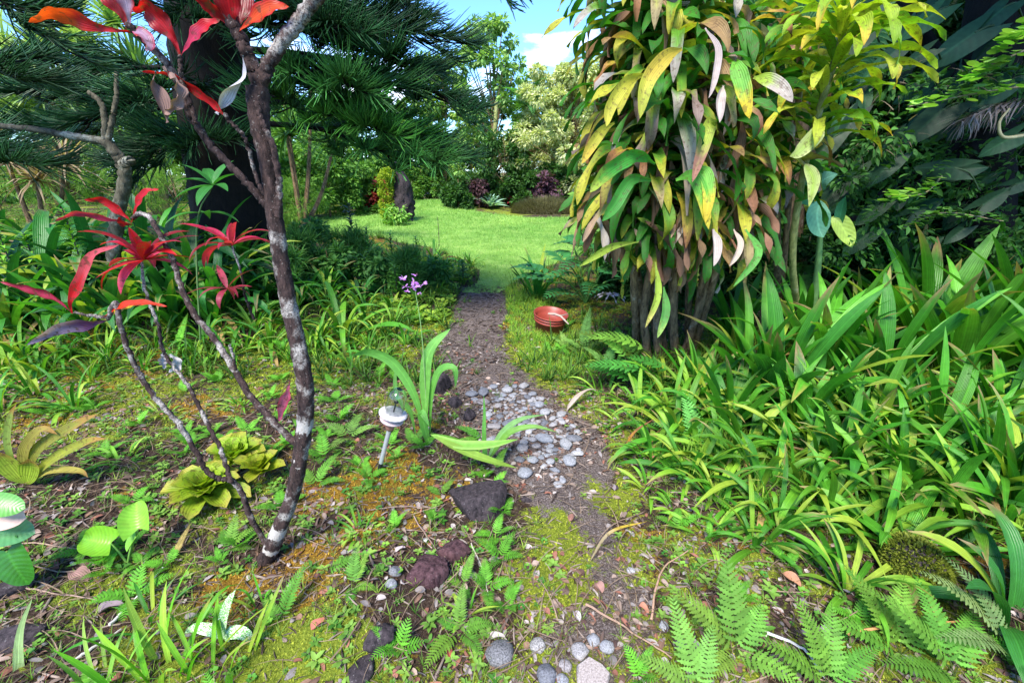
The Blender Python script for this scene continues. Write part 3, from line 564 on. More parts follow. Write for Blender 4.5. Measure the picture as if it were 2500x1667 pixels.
def many(name, MS, pxs, s, lab, cat, grp):
    for q in pxs: put(name, MS[pr.integers(0, len(MS))], G(*q[:2]), s*(q[2] if len(q) > 2 else 1)*pr.uniform(.9, 1.12), pr.uniform(0, 6.28), lab if len(q) < 4 else q[3], cat, None if len(q) > 3 else grp)
# right bed
x_, y_ = nearpts(260, .8, 4.2, -3.2, 1.6, 1.1); k_ = 0
for a_, b_ in zip(x_, y_):
    wx_, wy_ = warp(np.array([a_]), np.array([b_]), .06, 4)
    if inpoly(wx_, wy_, PATHW)[0] or k_ > 90: continue
    k_ += 1; put('small_fern', FS[pr.integers(0, 5)], (a_, b_, float(H(a_, b_))), pr.uniform(.6, 1.25), pr.uniform(0, 6.28), 'small fern sprig growing through moss and litter', 'fern', 'fern sprigs over the mossy ground')
many('lily_clump', CR, [(1885, 1000, 1, 'dense clump of glossy strap leaves in the middle of the right bed'), (1830, 960, .85, 'strap leaved clump nearest the dracaena stems'), (2330, 930, 1.12, 'tallest strap leaved clump near the right edge'), (2250, 880, 1.05, 'upright strap leaved clump left of the tallest clump'),
     (2010, 930, .9, 'strap leaved clump behind the middle clump of the right bed'), (2450, 900, 1.1, 'strap leaved clump cut by the right edge of the photo'), (1960, 860, .8, 'half hidden strap leaved clump below the banana leaves'), (2140, 960, .85, 'low strap leaved clump between the middle and the tallest clump')], 1, '', 'lily', '')
many('lily_clump', CR, [(2400, 820), (2300, 800), (2480, 800), (2200, 800), (1790, 840, .8), (2090, 830, .8), (2560, 950), (2600, 1100, .9)], .95, 'broad strap leaved lily clump at the back of the right bed', 'lily', 'strap leaved lilies along the back of the right bed')
many('lily_clump', MD, [(1750, 1060), (1700, 1010), (1640, 1030, .8), (1930, 1100), (2040, 1080), (2010, 1010), (2150, 1060), (2260, 1050), (2380, 1050), (2460, 1080), (1860, 1190), (1960, 1190, .8), (2080, 1170), (2200, 1150), (2330, 1150), (2440, 1190), (1600, 1120, .7), (1690, 1160, .7), (1760, 1130, .8), (1560, 1000, .7), (1620, 960, .8), (2160, 1240), (2290, 1240), (2020, 1250, .8), (2380, 1290), (2480, 1300), (1750, 1220, .7), (1900, 1290, .7), (1690, 930, .8), (1820, 1100), (1880, 1060), (2100, 1110), (2320, 1090), (1990, 1150), (1660, 1070), (2240, 1120), (2420, 1130), (1780, 1000)], 1.15, 'arching yellow green lily clump packed into the right bed', 'lily', 'arching lily clumps filling the right bed')
many('lily_clump', MD, [(1845, 1325, .62, 'small arching lily rosette at the path side of the right bed'), (2068, 1445, .75, 'lily with long drooping leaves near the lower right ferns'), (2150, 1330, .8, 'lily clump left of the moss covered stone')], 1, '', 'lily', '')
m = strap_clump(91, 11, .42, .05, (.15, .9), (.3, 1.2), pal=[(.08, .3, .02), (.13, .36, .03)], dead=0).mesh('lily_clump', M['leaf']); put('lily_clump', m, G(2205, 1335), 1, .4, 'broad leaved lily sprawling over the moss covered stone', 'lily')
m = strap_clump(93, 12, .5, .06, (.6, 1.4), (.8, 1.7), pal=[(.03, .15, .02), (.05, .2, .03)], dead=0).mesh('lily_clump', M['leaf']); put('lily_clump', m, G(2470, 1500), 1, 2, 'dark broad leaved lily at the lower right edge', 'lily')
many('grass_lily', SM, [(1590, 1120, 1.4), (1530, 1030, 1.3), (1480, 960, 1.3), (1590, 1190, 1.2), (1660, 1240, 1.2), (1500, 905), (1560, 930, 1.5), (1650, 1100, 1.3), (1450, 890), (1720, 1300), (1600, 1060, 1.2), (1690, 1090, 1.4)], 1, 'thin leaved grass lily tuft on the edge of the right bed', 'lily', 'grass lily tufts edging the right bed')
many('grass_lily', SM, [(400, 1010, .9, 'small grassy rosette on the moss between two dark branches'), (300, 1120, .9, 'slim grassy rosette left of the yellow green bromeliad'), (880, 150+1150, .7, 'grassy tuft beside the pale grey leaf litter'), (1130, 1500, .6, 'tiny grassy tuft left of the lower path'), (590, 990, 1, 'grassy tuft behind the lowest fork of the ti branches')], 1, '', 'grass tuft', '')
# left bed
many('agapanthus_clump', DK, [(60, 690), (180, 680), (300, 680), (420, 690), (520, 700), (120, 640), (250, 630), (380, 620), (480, 640), (590, 680), (-40, 720), (20, 620), (560, 740, .8), (440, 760, .7), (330, 750, .8), (640, 740, .7), (-150, 700), (-120, 640), (60, 760, .7), (200, 750, .7)], 1.05, 'dark green strap leaved clump in the shaded left bed', 'agapanthus', 'dark strap leaved clumps in the left bed')
many('lily_clump', MD, [(420, 800, .8), (620, 800, .8), (120, 830), (230, 850, 1.1), (20, 900, 1.2), (80, 960, 1.1), (180, 1000, .9), (0, 1010), (660, 790, .7), (380, 850, .7), (300, 820, .8), (540, 800, .7)], .85, 'loose light green lily clump in front of the dark left bed', 'lily', 'light lily clumps at the front of the left bed')
many('lily_clump', MD, [(835, 815, 1.25, 'full bright green lily clump right of the ti trunk'), (770, 850, .9, 'smaller lily clump between ti trunk and bright clump'), (890, 760, .9, 'lily clump behind the bright clump right of the trunk'), (1060, 640, 1.1, 'grassy clump at the lawn corner of the left bed'), (1150, 650, .7, 'low arching clump where the path meets the lawn on the left')], 1.1, '', 'lily', '')
many('lily_clump', MD, [(720, 800, .8), (800, 870, .7), (900, 850, .7), (960, 800, .8), (1010, 780, .6), (860, 900, .6), (700, 880, .6), (560, 870, .7), (480, 870, .7), (350, 900, .6), (260, 880, .8), (150, 880, .8), (60, 880, 1), (600, 850, .7), (940, 880, .6), (780, 830, .9), (850, 840, .8), (930, 830, .8), (990, 840, .6), (660, 840, .9), (500, 830, .9), (400, 830, .9), (720, 760, .9), (890, 800, .9), (960, 760, .8), (1020, 740, .7), (1070, 720, .6), (820, 760, .9), (460, 900, .6), (220, 930, .7), (100, 920, .8)], .9, 'fresh green lily clump in the mossy middle ground', 'lily', 'lily clumps of the mossy middle ground')
many('lily_clump', CR, [(1780, 1050, .55), (1950, 1060, .6), (2120, 1080, .6), (2280, 1100, .6), (2440, 1050, .7), (2050, 1150, .5), (2200, 1200, .5), (2400, 1200, .55), (1700, 980, .5), (2480, 1250, .6)], 1, 'medium strap leaved clump inside the right bed', 'lily', 'medium strap leaved clumps of the right bed')
many('agapanthus_clump', DK, [(720, 690, .5), (780, 670, .5), (850, 700, .5), (920, 690, .45), (980, 670, .45), (1040, 680, .45), (760, 740, .5), (830, 640, .5), (900, 620, .45), (1090, 660, .4), (740, 650, .6), (800, 720, .6), (880, 740, .5), (950, 720, .5), (700, 740, .6), (860, 640, .55), (990, 640, .5)], 1.0, 'dark arching grassy clump in the shaded bed right of the ti trunk', 'lily', 'dark grassy clumps right of the ti trunk')
many('lily_clump', MD, [(930, 700), (1000, 690), (1080, 690, .8), (1120, 670, .7), (960, 650), (1040, 660), (860, 690), (800, 740), (900, 640)], 1.0, 'dark grassy clump in the bed left of the lawn entrance', 'lily', 'grassy clumps left of the lawn entrance')
m = strap_clump(95, 18, .5, .05, (.95, 1.5), (.1, .7), pal=[(.035, .2, .02), (.05, .24, .03)], dead=0).mesh('lily_clump', M['leaf']); put('lily_clump', m, G(1310, 725), 1.35, 0, 'upright dark green lily clump where the path meets the lawn on the right', 'lily')
# foreground iris blades at bottom left
m = strap_clump(96, 16, .30, .017, (.8, 1.45), (.2, 1.0), pal=[(.14, .42, .02), (.25, .5, .03), (.3, .5, .05)], dead=.0, spread=.1); ob = put('iris_clump', m.mesh('iris_clump', M['leaf']), G(385, 1660), 1.35, .5, 'yellow green iris blades in front of the moss at bottom left', 'iris')
m = strap_clump(97, 9, .24, .014, (.7, 1.3), (.5, 1.3), pal=[(.06, .28, .02), (.1, .36, .03)], dead=0, spread=.05); put('iris_clump', m.mesh('iris_clump', M['leaf']), G(370, 1520), 1, 1.5, 'dark green iris fan left of the white spotted leaves', 'iris')
m = strap_clump(98, 7, .16, .010, (1.0, 1.5), (.1, .9), pal=[(.10, .36, .02)], dead=0, spread=.03); put('iris_clump', m.mesh('iris_clump', M['leaf']), G(640, 1480), 1, .2, 'thin grassy shoots between iris blades and fern', 'grass tuft')
m = strap_clump(99, 14, .26, .014, (.9, 1.5), (.2, .9), pal=[(.2, .46, .03), (.28, .5, .04)], dead=.0, spread=.12); put('iris_clump', m.mesh('iris_clump', M['leaf']), G(520, 1680), 1.2, 1.1, 'upright yellow green blades right of the iris clump at the bottom edge', 'iris')
m = strap_clump(94, 10, .26, .014, (.9, 1.5), (.2, .9), pal=[(.2, .42, .05), (.28, .45, .08)], dead=.0, spread=.08); put('iris_clump', m.mesh('iris_clump', M['leaf']), G(250, 1690), 1, 2.1, 'small iris fan near the bottom left corner', 'iris')
# pale lone blade at left edge
mb = MB(); g = G(50, 1640); pathleaf(mb, [P(52, 1680, g[1]), P(45, 1600, g[1]+.02), P(52, 1530, g[1]+.05), P(78, 1462, g[1]+.07)], .03, (.40, .55, .22), kind='blade', roll=.2); tag(mb.build('pale_blade', M['leaf'], None, g), 'single pale green blade at the bottom left corner', 'leaf')
# ferns
def fput(u, v, fr, lab, col=(.12, .30, .035), **k):
    m = MB(); 
    for (az, el, L, Wf, dr, npr) in fr: frond(m, (0, 0, 0), az, el, L, Wf, dr, npr, np.array(col)*pr.uniform(.7, 1.15)*np.array([pr.uniform(.8, 1.3), 1, 1]), True, bend=pr.uniform(-.5, .5), **k)
    put('fern', m.mesh('fern', M['fern']), G(u, v), 1, 0, lab, 'fern')
fput(1120, 1545, [(1.6, .9, .17, .035, .5, 16), (.3, .5, .14, .035, .9, 14), (-2.3, .4, .18, .045, .6, 16), (2.6, .6, .1, .03, .8, 12), (-.6, .4, .14, .035, .6, 14)], 'bright green fern with four fronds left of the lower path')
fput(1130, 1430, [(1.1, 1.0, .14, .03, .5, 16), (2.9, .4, .08, .025, .5, 12), (-1.2, .3, .08, .025, .5, 12)], 'slim fern frond leaning right beside the red lava rock')
fput(1075, 1210, [(.7, .8, .12, .03, .8, 12), (2.5, .5, .10, .03, .8, 12)], 'young fern tucked against the largest lava rock')
fput(685, 1520, [(1.2, 1.0, .22, .042, .6, 18), (2.4, .6, .12, .03, .8, 12)], 'tall bright fern frond below the ti trunk base')
fput(800, 1400, [(.3, .7, .13, .04, .9, 12), (.9, .4, .10, .04, .9, 12), (-.4, .4, .1, .04, .9, 12)], 'fan shaped fern frond right of the ti trunk base')
fput(862, 1430, [(1.8, .9, .14, .035, .6, 14), (-.3, .4, .11, .03, .6, 12), (-1.4, .4, .10, .03, .7, 12), (1.2, .8, .12, .03, .7, 12)], 'pale green fern left of the dark grey stone')
fput(770, 1190, [(1.2, .9, .22, .045, .7, 16), (2.5, .7, .18, .045, .8, 16), (.2, .6, .18, .04, .9, 14)], 'leafy fern at the right side of the ti trunk')
fput(850, 1070, [(2.6, .7, .2, .05, .8, 14), (.4, .6, .2, .05, .9, 14), (-1.6, .6, .2, .05, .9, 14), (1.4, .8, .2, .05, .9, 14)], 'light green fern just left of the solar lamp', col=(.16, .34, .06))
fput(1010, 1090, [(1.0, .8, .2, .04, .8, 14), (2.0, .7, .16, .04, .8, 12)], 'fern sprouting at the foot of the broad leaved orchid')
fput(1180, 1075, [(2.7, .6, .2, .05, .7, 16), (3.4, .3, .18, .045, .6, 14)], 'short fern reaching left from the striped leaf plant')
fput(1210, 1150, [(1.2, .9, .16, .035, .7, 14), (3.6, .3, .14, .03, .5, 12)], 'small fern between striped leaves and grey stones')
fput(560, 1340, [(1.5, 1.0, .15, .04, .6, 14), (.6, .8, .14, .04, .7, 14), (2.4, .6, .12, .035, .8, 12), (-.2, .5, .12, .035, .8, 12)], 'fern clump below the yellow green bromeliad')
fput(420, 1370, [(1.3, .8, .16, .022, .5, 14)], 'thin tan fern frond below the bromeliad', col=(.34, .32, .10))
fput(1800, 1600, [(1.75, 1.15, .34, .075, .45, 20), (2.6, .8, .3, .065, .7, 18), (.6, .7, .22, .06, .9, 16), (3.6, .5, .2, .05, .8, 16), (-.6, .5, .2, .06, .8, 16)], 'tall upright fern frond at the bottom right of the path', col=(.17, .34, .05))
fput(1710, 1690, [(2.0, .9, .28, .06, .6, 18), (2.9, .6, .22, .05, .8, 16), (1.2, .9, .2, .05, .6, 16)], 'fern left of the tall upright frond at the bottom edge', col=(.15, .31, .05))
fput(2020, 1680, [(1.9, 1.1, .28, .06, .5, 18), (1.1, .9, .26, .055, .7, 18), (2.8, .8, .26, .06, .8, 18), (.4, .7, .24, .05, .8, 18)], 'fern clump in the bottom right at the frame edge')
fput(2200, 1600, [(2.0, .9, .30, .065, .7, 20), (1.2, .8, .28, .06, .7, 20), (2.9, .6, .28, .06, .9, 18), (.4, .6, .26, .06, .8, 18), (-1, .4, .2, .05, .8, 16)], 'spreading fern below the moss covered stone')
fput(2330, 1650, [(2.4, .9, .34, .07, .7, 20), (1.6, .9, .30, .06, .7, 20), (.7, .7, .28, .06, .9, 18), (3.3, .5, .28, .06, .7, 18)], 'fern with overlapping fronds in the bottom right corner')
fput(2460, 1580, [(2.6, .9, .36, .07, .7, 20), (1.9, 1.0, .3, .06, .7, 20), (3.4, .6, .3, .06, .9, 18)], 'fern with brown spotted fronds at the right edge', col=(.20, .30, .10))
fput(2370, 1230, [(1.5, 1.1, .36, .09, .5, 18), (2.5, .8, .34, .08, .8, 18), (.5, .8, .3, .08, .8, 16)], 'big bright fern among lilies at the right edge', col=(.14, .32, .05))
fput(2050, 1130, [(1.7, 1.1, .34, .075, .6, 18), (2.8, .7, .3, .07, .8, 16)], 'fern rising between lilies in the middle of the right bed', col=(.11, .34, .05))
fput(1700, 1090, [(1.7, 1.1, .34, .08, .6, 14), (2.7, .7, .3, .08, .8, 14), (.6, .6, .3, .07, .8, 14)], 'coarse leaved fern at the front of the right bed', col=(.13, .38, .08))
fput(2110, 1270, [(2.3, .6, .26, .06, .8, 16), (3.3, .5, .26, .06, .8, 16), (.9, .6, .2, .05, .8, 16)], 'fern overhanging the lily with drooping leaves')
fput(1555, 885, [(2.9, .75, .60, .17, 1.1, 18), (2.1, .8, .4, .12, .9, 18)], 'large light green fern frond left of the dracaena stems', col=(.20, .40, .05))
fput(1600, 950, [(2.9, .45, .55, .16, .6, 18), (3.9, .2, .34, .10, .5, 18), (2.2, .8, .34, .1, .8, 16)], 'dark green fern spreading low in front of the dracaena stems', col=(.07, .30, .045))
m = MB(); g = G(1610, 940)
for (u, v, Y, az, el, L, Wf, dr, c) in [(1588, 862, 2.95, 3.0, .55, .52, .16, .95, (.20, .42, .05)), (1598, 905, 2.85, 3.05, .15, .50, .15, .25, (.08, .32, .05)), (1640, 915, 2.8, 2.6, .5, .36, .12, .8, (.07, .28, .04)), (1530, 880, 2.9, 2.4, .8, .26, .08, .9, (.18, .4, .06))]:
    b_ = P(u, v, Y)-g; tube(m, smooth([(0, 0, 0), b_*.5+[.02, 0, .02], b_], 6), .004, 4, (.05, .06, .02)); frond(m, b_, az, el, L, Wf, dr, 18, c, True)
put('fern', m, g, 1, 0, 'big fern with light and dark green fronds held out before the dracaena stems', 'fern', mat='fern')
fput(1425, 860, [(1.4, 1.25, .42, .07, .4, 20), (2.6, .7, .26, .06, .8, 16), (.4, .7, .26, .06, .8, 16)], 'upright narrow fern right of the red pot', col=(.17, .36, .07))
fput(1380, 850, [(1.6, .9, .2, .045, .6, 14), (2.5, .7, .2, .04, .7, 14), (.7, .6, .2, .05, .8, 14), (-1, .5, .2, .05, .8, 14)], 'feathery fern directly in front of the red pot', col=(.18, .38, .08))
fput(1480, 900, [(2.3, .8, .3, .06, .8, 16), (1.2, .8, .3, .06, .8, 16), (-1, .4, .25, .06, .8, 14)], 'small fern below the light green frond', col=(.17, .36, .08))
fput(590, 780, [(.4, .6, .45, .10, .8, 14), (2.8, .6, .34, .09, .8, 14)], 'fern behind the ti trunk under the red rosettes', col=(.14, .38, .06))
fput(430, 860, [(1.2, 1.1, .34, .05, .5, 18)], 'single upright frond in front of the left bed', col=(.2, .5, .04))
g = G(60, 800); m = MB(); [frond(m, (0, 0, 0), a, .9, 1.1, .3, 1.3, 18, (.16, .40, .12), True) for a in (.2, 1.2, 2.3, 3.4)]; put('fern', m.mesh('fern', M['fern']), g, 1, 0, 'large pale green fern arching over the left edge', 'fern')
many('dark_fern', FD, [(2080, 740, 1.1), (1930, 760, 1), (2250, 700, 1.1), (1850, 720, 1), (2400, 690, 1.2), (2000, 690, 1.1), (2160, 720, 1), (1800, 700, .8)], 1, 'dark arching fern behind the lilies of the right bed', 'fern', 'dark ferns at the back of the right bed')
many('small_fern', FS, [(700, 1090), (660, 1110, .9), (620, 1120), (740, 1060), (260, 1110), (880, 1140), (520, 1060), (450, 1110, .8), (900, 1170), (1230, 1255), (1210, 1310), (1240, 1480, .8), (1060, 1270, .7), (690, 1240, 1), (790, 1120, 1.2), (340, 1040), (1650, 1290), (1640, 1160, 1.2), (830, 1030, 1.2), (1190, 1440, .9), (950, 1090, .9), (1800, 1260, 1.2), (1560, 1660, .9), (1470, 850, 1.3), (1440, 830, 1.3), (250, 1330, .7), (1380, 800, 1.3), (1340, 860, 1.2), (1510, 840, 1.3), (1920, 1380), (2100, 1520), (980, 900, 1), (730, 900, 1), (660, 970, 1)], 1, 'little fern sprouting from moss or soil', 'fern', 'little ferns scattered over the moss')

many('agapanthus_clump', DK, [(40, 790, 1), (170, 770, 1), (290, 790, .95), (420, 770, 1), (540, 760, .9), (110, 720, 1.1), (240, 710, 1.1), (350, 700, 1.1), (480, 715, 1.05), (640, 700, .8)], 1.0, 'broad leaved dark clump in the middle of the left bed', 'agapanthus', 'broad dark clumps in the middle of the left bed')
many('lily_clump', CR, [(430, 800, .62), (520, 790, .55), (220, 800, .6), (330, 790, .6), (120, 800, .55), (30, 830, .6)], 1, 'upright bright leaved clump in the left bed', 'lily', 'upright bright clumps of the left bed')
# ------------------------------------------------------------------ solar lamp
base = G(925, 1150); topp = P(975, 950, base[1]+.0); ax = nrm(topp-base); Lh = float(np.linalg.norm(topp-base))
lamp = empty('solar_lamp', base, 'leaning weathered white garden lamp with glass jar on a metal stake', 'garden lamp')
q = Vector(ax).to_track_quat('Z', 'Y').to_matrix(); Rm = np.array(q)
def addl(name, mb, mat, par=lamp):
    V = [v@Rm.T+base for v in mb.V]; mb.V = V; o = mb.build(name, mat, None, base); o.location = (0, 0, 0); o.parent = par; return o
mb = MB(); tube(mb, [(0, 0, -.05), (0, 0, .02), (0, 0, .055)], [.003, .011, .012], 12, (.02, .02, .02)); addl('stake', mb, M['stem'])
M['metal'] = plainmat('brushed steel', .35, .5, .55, 60, .2, 0); M['weath'] = plainmat('weathered white paint', .7, .3, 0, 90, .75, .001)
mb = MB(); tube(mb, [(0, 0, .05), (0, 0, Lh*.55)], .0115, 16, (.6, .6, .6)); addl('pole', mb, M['metal'])
mb = MB(); lathe(mb, [(0, Lh*.52), (.018, Lh*.53), (.024, Lh*.56), (.024, Lh*.62), (.03, Lh*.64)], 24, (.28, .13, .09)); addl('neck', mb, M['weath'])
mb = MB(); lathe(mb, [(0, Lh*.625), (.03, Lh*.625), (.057, Lh*.638), (.060, Lh*.65), (.057, Lh*.657), (.028, Lh*.665), (.026, Lh*.70)], 40, (.45, .34, .32)); addl('lower_disc', mb, M['weath'])
mb = MB(); lathe(mb, [(.026, Lh*.70), (.062, Lh*.702), (.071, Lh*.712), (.071, Lh*.722), (.062, Lh*.732), (.036, Lh*.742), (0, Lh*.742)], 40, (.52, .47, .46)); addl('upper_disc', mb, M['weath'])
mg, t_, p_, o_ = nodes('clear glass'); p_.inputs['Roughness'].default_value = .05; p_.inputs['IOR'].default_value = 1.45; p_.inputs['Transmission Weight'].default_value = 1; p_.inputs['Base Color'].default_value = (.93, .97, .95, 1)
mb = MB(); lathe(mb, [(.044, Lh*.742), (.046, Lh*.78), (.046, Lh*.91), (.040, Lh*.965), (.02, Lh*.998), (0, Lh), (0, Lh*.994), (.018, Lh*.991), (.038, Lh*.96), (.0435, Lh*.91), (.0435, Lh*.78), (.042, Lh*.742)], 32, (1, 1, 1)); addl('glass_jar', mb, mg)
mb = MB(); tube(mb, [(0, 0, Lh*.742), (0, 0, Lh*.85)], .004, 8, (.03, .03, .03)); lathe(mb, [(0, Lh*.85), (.012, Lh*.85), (.012, Lh*.858), (0, Lh*.858)], 12, (.03, .03, .03)); addl('bulb_holder', mb, M['stem'])

# ------------------------------------------------------------------ red pot with stick
gp = G(1340, 815)+np.array([0, .06, 0]); pot = empty('plant_pot', gp, 'empty terracotta red plastic nursery pot by the path', 'flower pot'); pot.rotation_euler = (R(8), R(3), .3)
dist = np.linalg.norm(gp-CAM); rp = 43/FPX*dist*.97; hp = rp*1.2; M['pot'] = plainmat('red brown plastic', .45, .5, 0, 25, .25, 0)
mb = MB(); pc = (.27, .045, .028); lathe(mb, [(0, 0), (rp*.74, 0), (rp*.78, .01), (rp*.86, hp*.62), (rp*.93, hp*.63), (rp*.94, hp*.72), (rp*.91, hp*.73), (rp*.92, hp*.78), (rp*.96, hp*.79), (rp*.965, hp*.86), (rp*.93, hp*.87), (rp*.935, hp*.92), (rp*.99, hp*.93), (rp, hp*.985), (rp*.985, hp), (rp*.955, hp*.985), (rp*.92, hp*.9), (rp*.86, hp*.89), (rp*.88, hp*.82), (rp*.83, hp*.81), (rp*.85, hp*.75), (rp*.80, hp*.74), (rp*.78, hp*.2)], 48, pc)
o = mb.build('body', M['pot']); o.parent = pot
mb = MB(); lathe(mb, [(rp*.79, hp*.28), (rp*.5, hp*.33), (0, hp*.35)], 30, (.05, .03, .02)); o = mb.build('soil', M['lava']); o.parent = pot
mb = MB(); tube(mb, [gp+np.array([-.01, -.05, hp*1.0]), gp+np.array([.05, -.08, hp*1.03]), gp+np.array([.10, -rp*.9, hp*1.04]), gp+np.array([.17, -rp*1.15, hp*.72])], [.009, .012, .007], 7, (.42, .33, .27), .3); tube(mb, [gp+np.array([.08, -.12, hp*1.04]), gp+np.array([rp*.7, -.1, hp*1.0]), gp+np.array([rp*1.05, -.05, hp*.98])], [.007, .004], 6, (.42, .33, .27), .3)
tag(mb.build('stick', M['dry'], None, gp), 'forked dead stick lying across the rim of the red pot', 'stick')

# ------------------------------------------------------------------ broad striped orchids, flowers
def pl(mb, pts, Wd, col, base, **k): pathleaf(mb, [P(u, v, base[1]+dy) for u, v, dy in pts], Wd, col, **k)
g = G(1045, 1075); mb = MB(); c1 = (.14, .38, .06)
pl(mb, [(1040, 1060, 0), (1010, 960, .02), (960, 885, .05), (900, 858, .05), (858, 868, .03)], .062, c1, g, kind='pet', roll=[.2, .5, 1.0], n=18, fold=.25)
pl(mb, [(1045, 1060, 0), (1038, 960, 0), (1048, 860, .03), (1100, 802, .08)], .062, (.17, .42, .07), g, kind='pet', roll=[.9, .2, .6], n=18)
pl(mb, [(1050, 1055, 0), (1055, 960, .0), (1075, 905, .0), (1108, 900, -.02), (1112, 945, -.05)], .05, c1, g, kind='pet', roll=.7, n=16)
pl(mb, [(1050, 1100, 0), (1030, 1010, -.02), (1048, 1040, -.08)], .05, c1, g, kind='lance', roll=.2, n=12)
pl(mb, [(1015, 1060, 0), (1000, 1000, 0), (968, 960, 0), (965, 890, .06)], .03, (.12, .3, .05), g, roll=.2, n=12)
o = empty('ground_orchid', g, 'ground orchid with long pleated arching leaves behind the solar lamp', 'orchid'); mb.build('leaves', M['leaf'], o).location = (0, 0, 0)
mb = MB(); tube(mb, smooth([P(1045, 1080, g[1]), P(1038, 940, g[1]), P(1028, 800, g[1]+.02), P(1012, 700, g[1]+.05)], 14), [.004, .002], 5, (.2, .34, .1)); s_ = mb.build('flower_stem', M['stem'], o); s_.location = (0, 0, 0)
for (u, v, r) in [(985, 683, .022), (990, 700, .018), (1012, 673, .018), (1010, 690, .024), (1035, 693, .016), (1008, 703, .02), (994, 712, .014), (1024, 715, .012), (1018, 700, .018)]:
    mb = MB(); c = P(u, v, g[1]+.05+pr.uniform(-.02, .02)); n = 6; d = rdirs(n, -.6, .9); X, Y, Z = frames(d, jit=1); stamp(mb, T_leaf, np.tile(c, (n, 1)), X, Y, Z, np.full(n, r*1.35), varcol(n, (.42, .12, .55), (.75, .42, .82)))
    stamp(mb, T_leaf, np.tile(c, (2, 1)), *frames(rdirs(2, -1, 1)), np.full(2, r*.5), np.array([(.7, .5, .3), (.5, .1, .4)])); mb.build('blossom', M['petal'], o).location = (0, 0, 0)
g = G(1190, 1130); mb = MB()
pl(mb, [(1185, 1125, 0), (1182, 1060, 0), (1183, 1010, .02), (1181, 965, .03)], .030, (.12, .34, .06), g, kind='blade', roll=.2)
pl(mb, [(1190, 1120, 0), (1225, 1060, .02), (1270, 1025, .03), (1330, 1012, .02)], .038, (.17, .34, .10), g, roll=[.3, .8], kind='lance')
pl(mb, [(1195, 1120, 0), (1240, 1060, -.02), (1300, 1042, -.02), (1362, 1055, -.05)], .038, (.15, .32, .05), g, roll=[.4, .9], kind='lance')
pl(mb, [(1190, 1120, 0), (1120, 1075, -.02), (1050, 1056, -.02)], .03, (.18, .42, .05), g, roll=.7, kind='lance')
pl(mb, [(1050, 1060, -.1), (1120, 1086, -.12), (1200, 1085, -.1), (1265, 1072, -.08)], .05, (.13, .32, .03), g, roll=.4, kind='lance', edge=(.3, .5, .1))
pl(mb, [(1060, 1066, -.12), (1130, 1100, -.14), (1200, 1125, -.15), (1262, 1142, -.13)], .045, (.20, .33, .04), g, roll=.5, kind='lance')
tag(mb.build('palm_grass', M['leaf'], None, g), 'low plant with long striped blades beside the grey stones', 'palm grass')
# purple-dark upright plants
def spiky(u, v, h, n, col, lab, Wd=.03, Ls=.14, cat='plant', name='leafy_shoot', mat='leaf'):
    g = G(u, v); o = empty(name, g, lab, cat); mb = MB(); tube(mb, [g, g+[0.01, 0, h*.5], g+[0, 0.01, h]], [.008, .004], 5, (.05, .04, .03)); mb.build('stem', M['stem'], o).location = (0, 0, 0); mb = MB()
    for i in range(n): strap(mb, g+[0, 0, h*(.25+.75*i/n)], i*2.4, random.uniform(.2, .9), Ls*(1.1-.4*i/n), Wd, random.uniform(.5, 1.3), n=5, kind='lance', col=np.array(col)*random.uniform(.7, 1.3))
    mb.build('leaves', M[mat], o).location = (0, 0, 0); return o
spiky(998, 690, .50, 40, (.06, .02, .05), 'dark purple leaved plant standing at the edge of the lawn', .035, .13)
spiky(868, 650, .85, 34, (.03, .06, .03), 'dark shrublet with purplish shoots beside the pine needles', .05, .16)
spiky(860, 560, .55, 26, (.02, .04, .02), 'thin dark stem with paired leaves in front of the lawn', .03, .09)
spiky(1072, 600, .55, 10, (.15, .14, .10), 'wispy seed head standing against the lawn', .01, .08)
for u, v, h in [(70, 760, .75), (120, 740, .6), (230, 740, .7), (45, 740, .65), (215, 700, .7), (370, 700, .7)]: spiky(u, v, h, 60, (.22, .48, .04), 'light green leafy spire standing in the left bed', .03, .12)['group'] = 'light green spires in the left bed'
for u, v, h in [(1050, 700, .4), (1130, 690, .3), (880, 720, .45), (970, 740, .45), (905, 660, .6), (960, 660, .55), (1020, 660, .5)]: spiky(u, v, h, 46, (.08, .24, .03), 'leafy green shoot in the bed left of the lawn entrance', .03, .12)['group'] = 'leafy shoots left of the lawn entrance'
# ------------------------------------------------------------------ red ti plant (hero)
tb = G(648, 1372); ty = tb[1]
ti = empty('ti_plant', tb, 'leggy red leaved ti plant with dark lichen spotted trunk in the left foreground', 'shrub')
def part(name, mb, mat, par):
    r = par
    while r.parent is not None: r = r.parent
    o = mb.build(name, mat, par, tuple(r.location)); o.location = (0, 0, 0); return o
def pix(pts, y0, y1=None, n=None):
    y1 = y0 if y1 is None else y1; k = len(pts); return np.array([P(p[0], p[1], (p[2] if len(p) > 2 else y0+(y1-y0)*i/(k-1))) for i, p in enumerate(pts)])
mb = MB(); tp = pix([(612, 1420), (650, 1365), (682, 1290), (716, 1200), (735, 1100), (746, 1010), (742, 920), (722, 820), (700, 720), (682, 610), (668, 510), (652, 400), (635, 310), (628, 215)], ty, ty+.12)
tq_ = np.repeat(np.linspace(0, 1, 111), 18); an_ = np.tile(np.linspace(0, 6.28, 18, endpoint=False), 111)
bd_ = np.exp(-((tq_-.15)/.012)**2)*1.5+np.exp(-((tq_-.112)/.006)**2)*1.3+.9*np.exp(-((tq_-.36)/.02)**2)*(fbm(an_, tq_*30, 4) > -.05)+.8*np.exp(-((tq_-.29)/.012)**2)*(fbm(an_+3, tq_*30, 4) > 0)
trunkcol = (1+np.clip(bd_*(1+1.5*fbm(an_*2, tq_*60, 8)), 0, 1))[:, None]*np.ones(3)
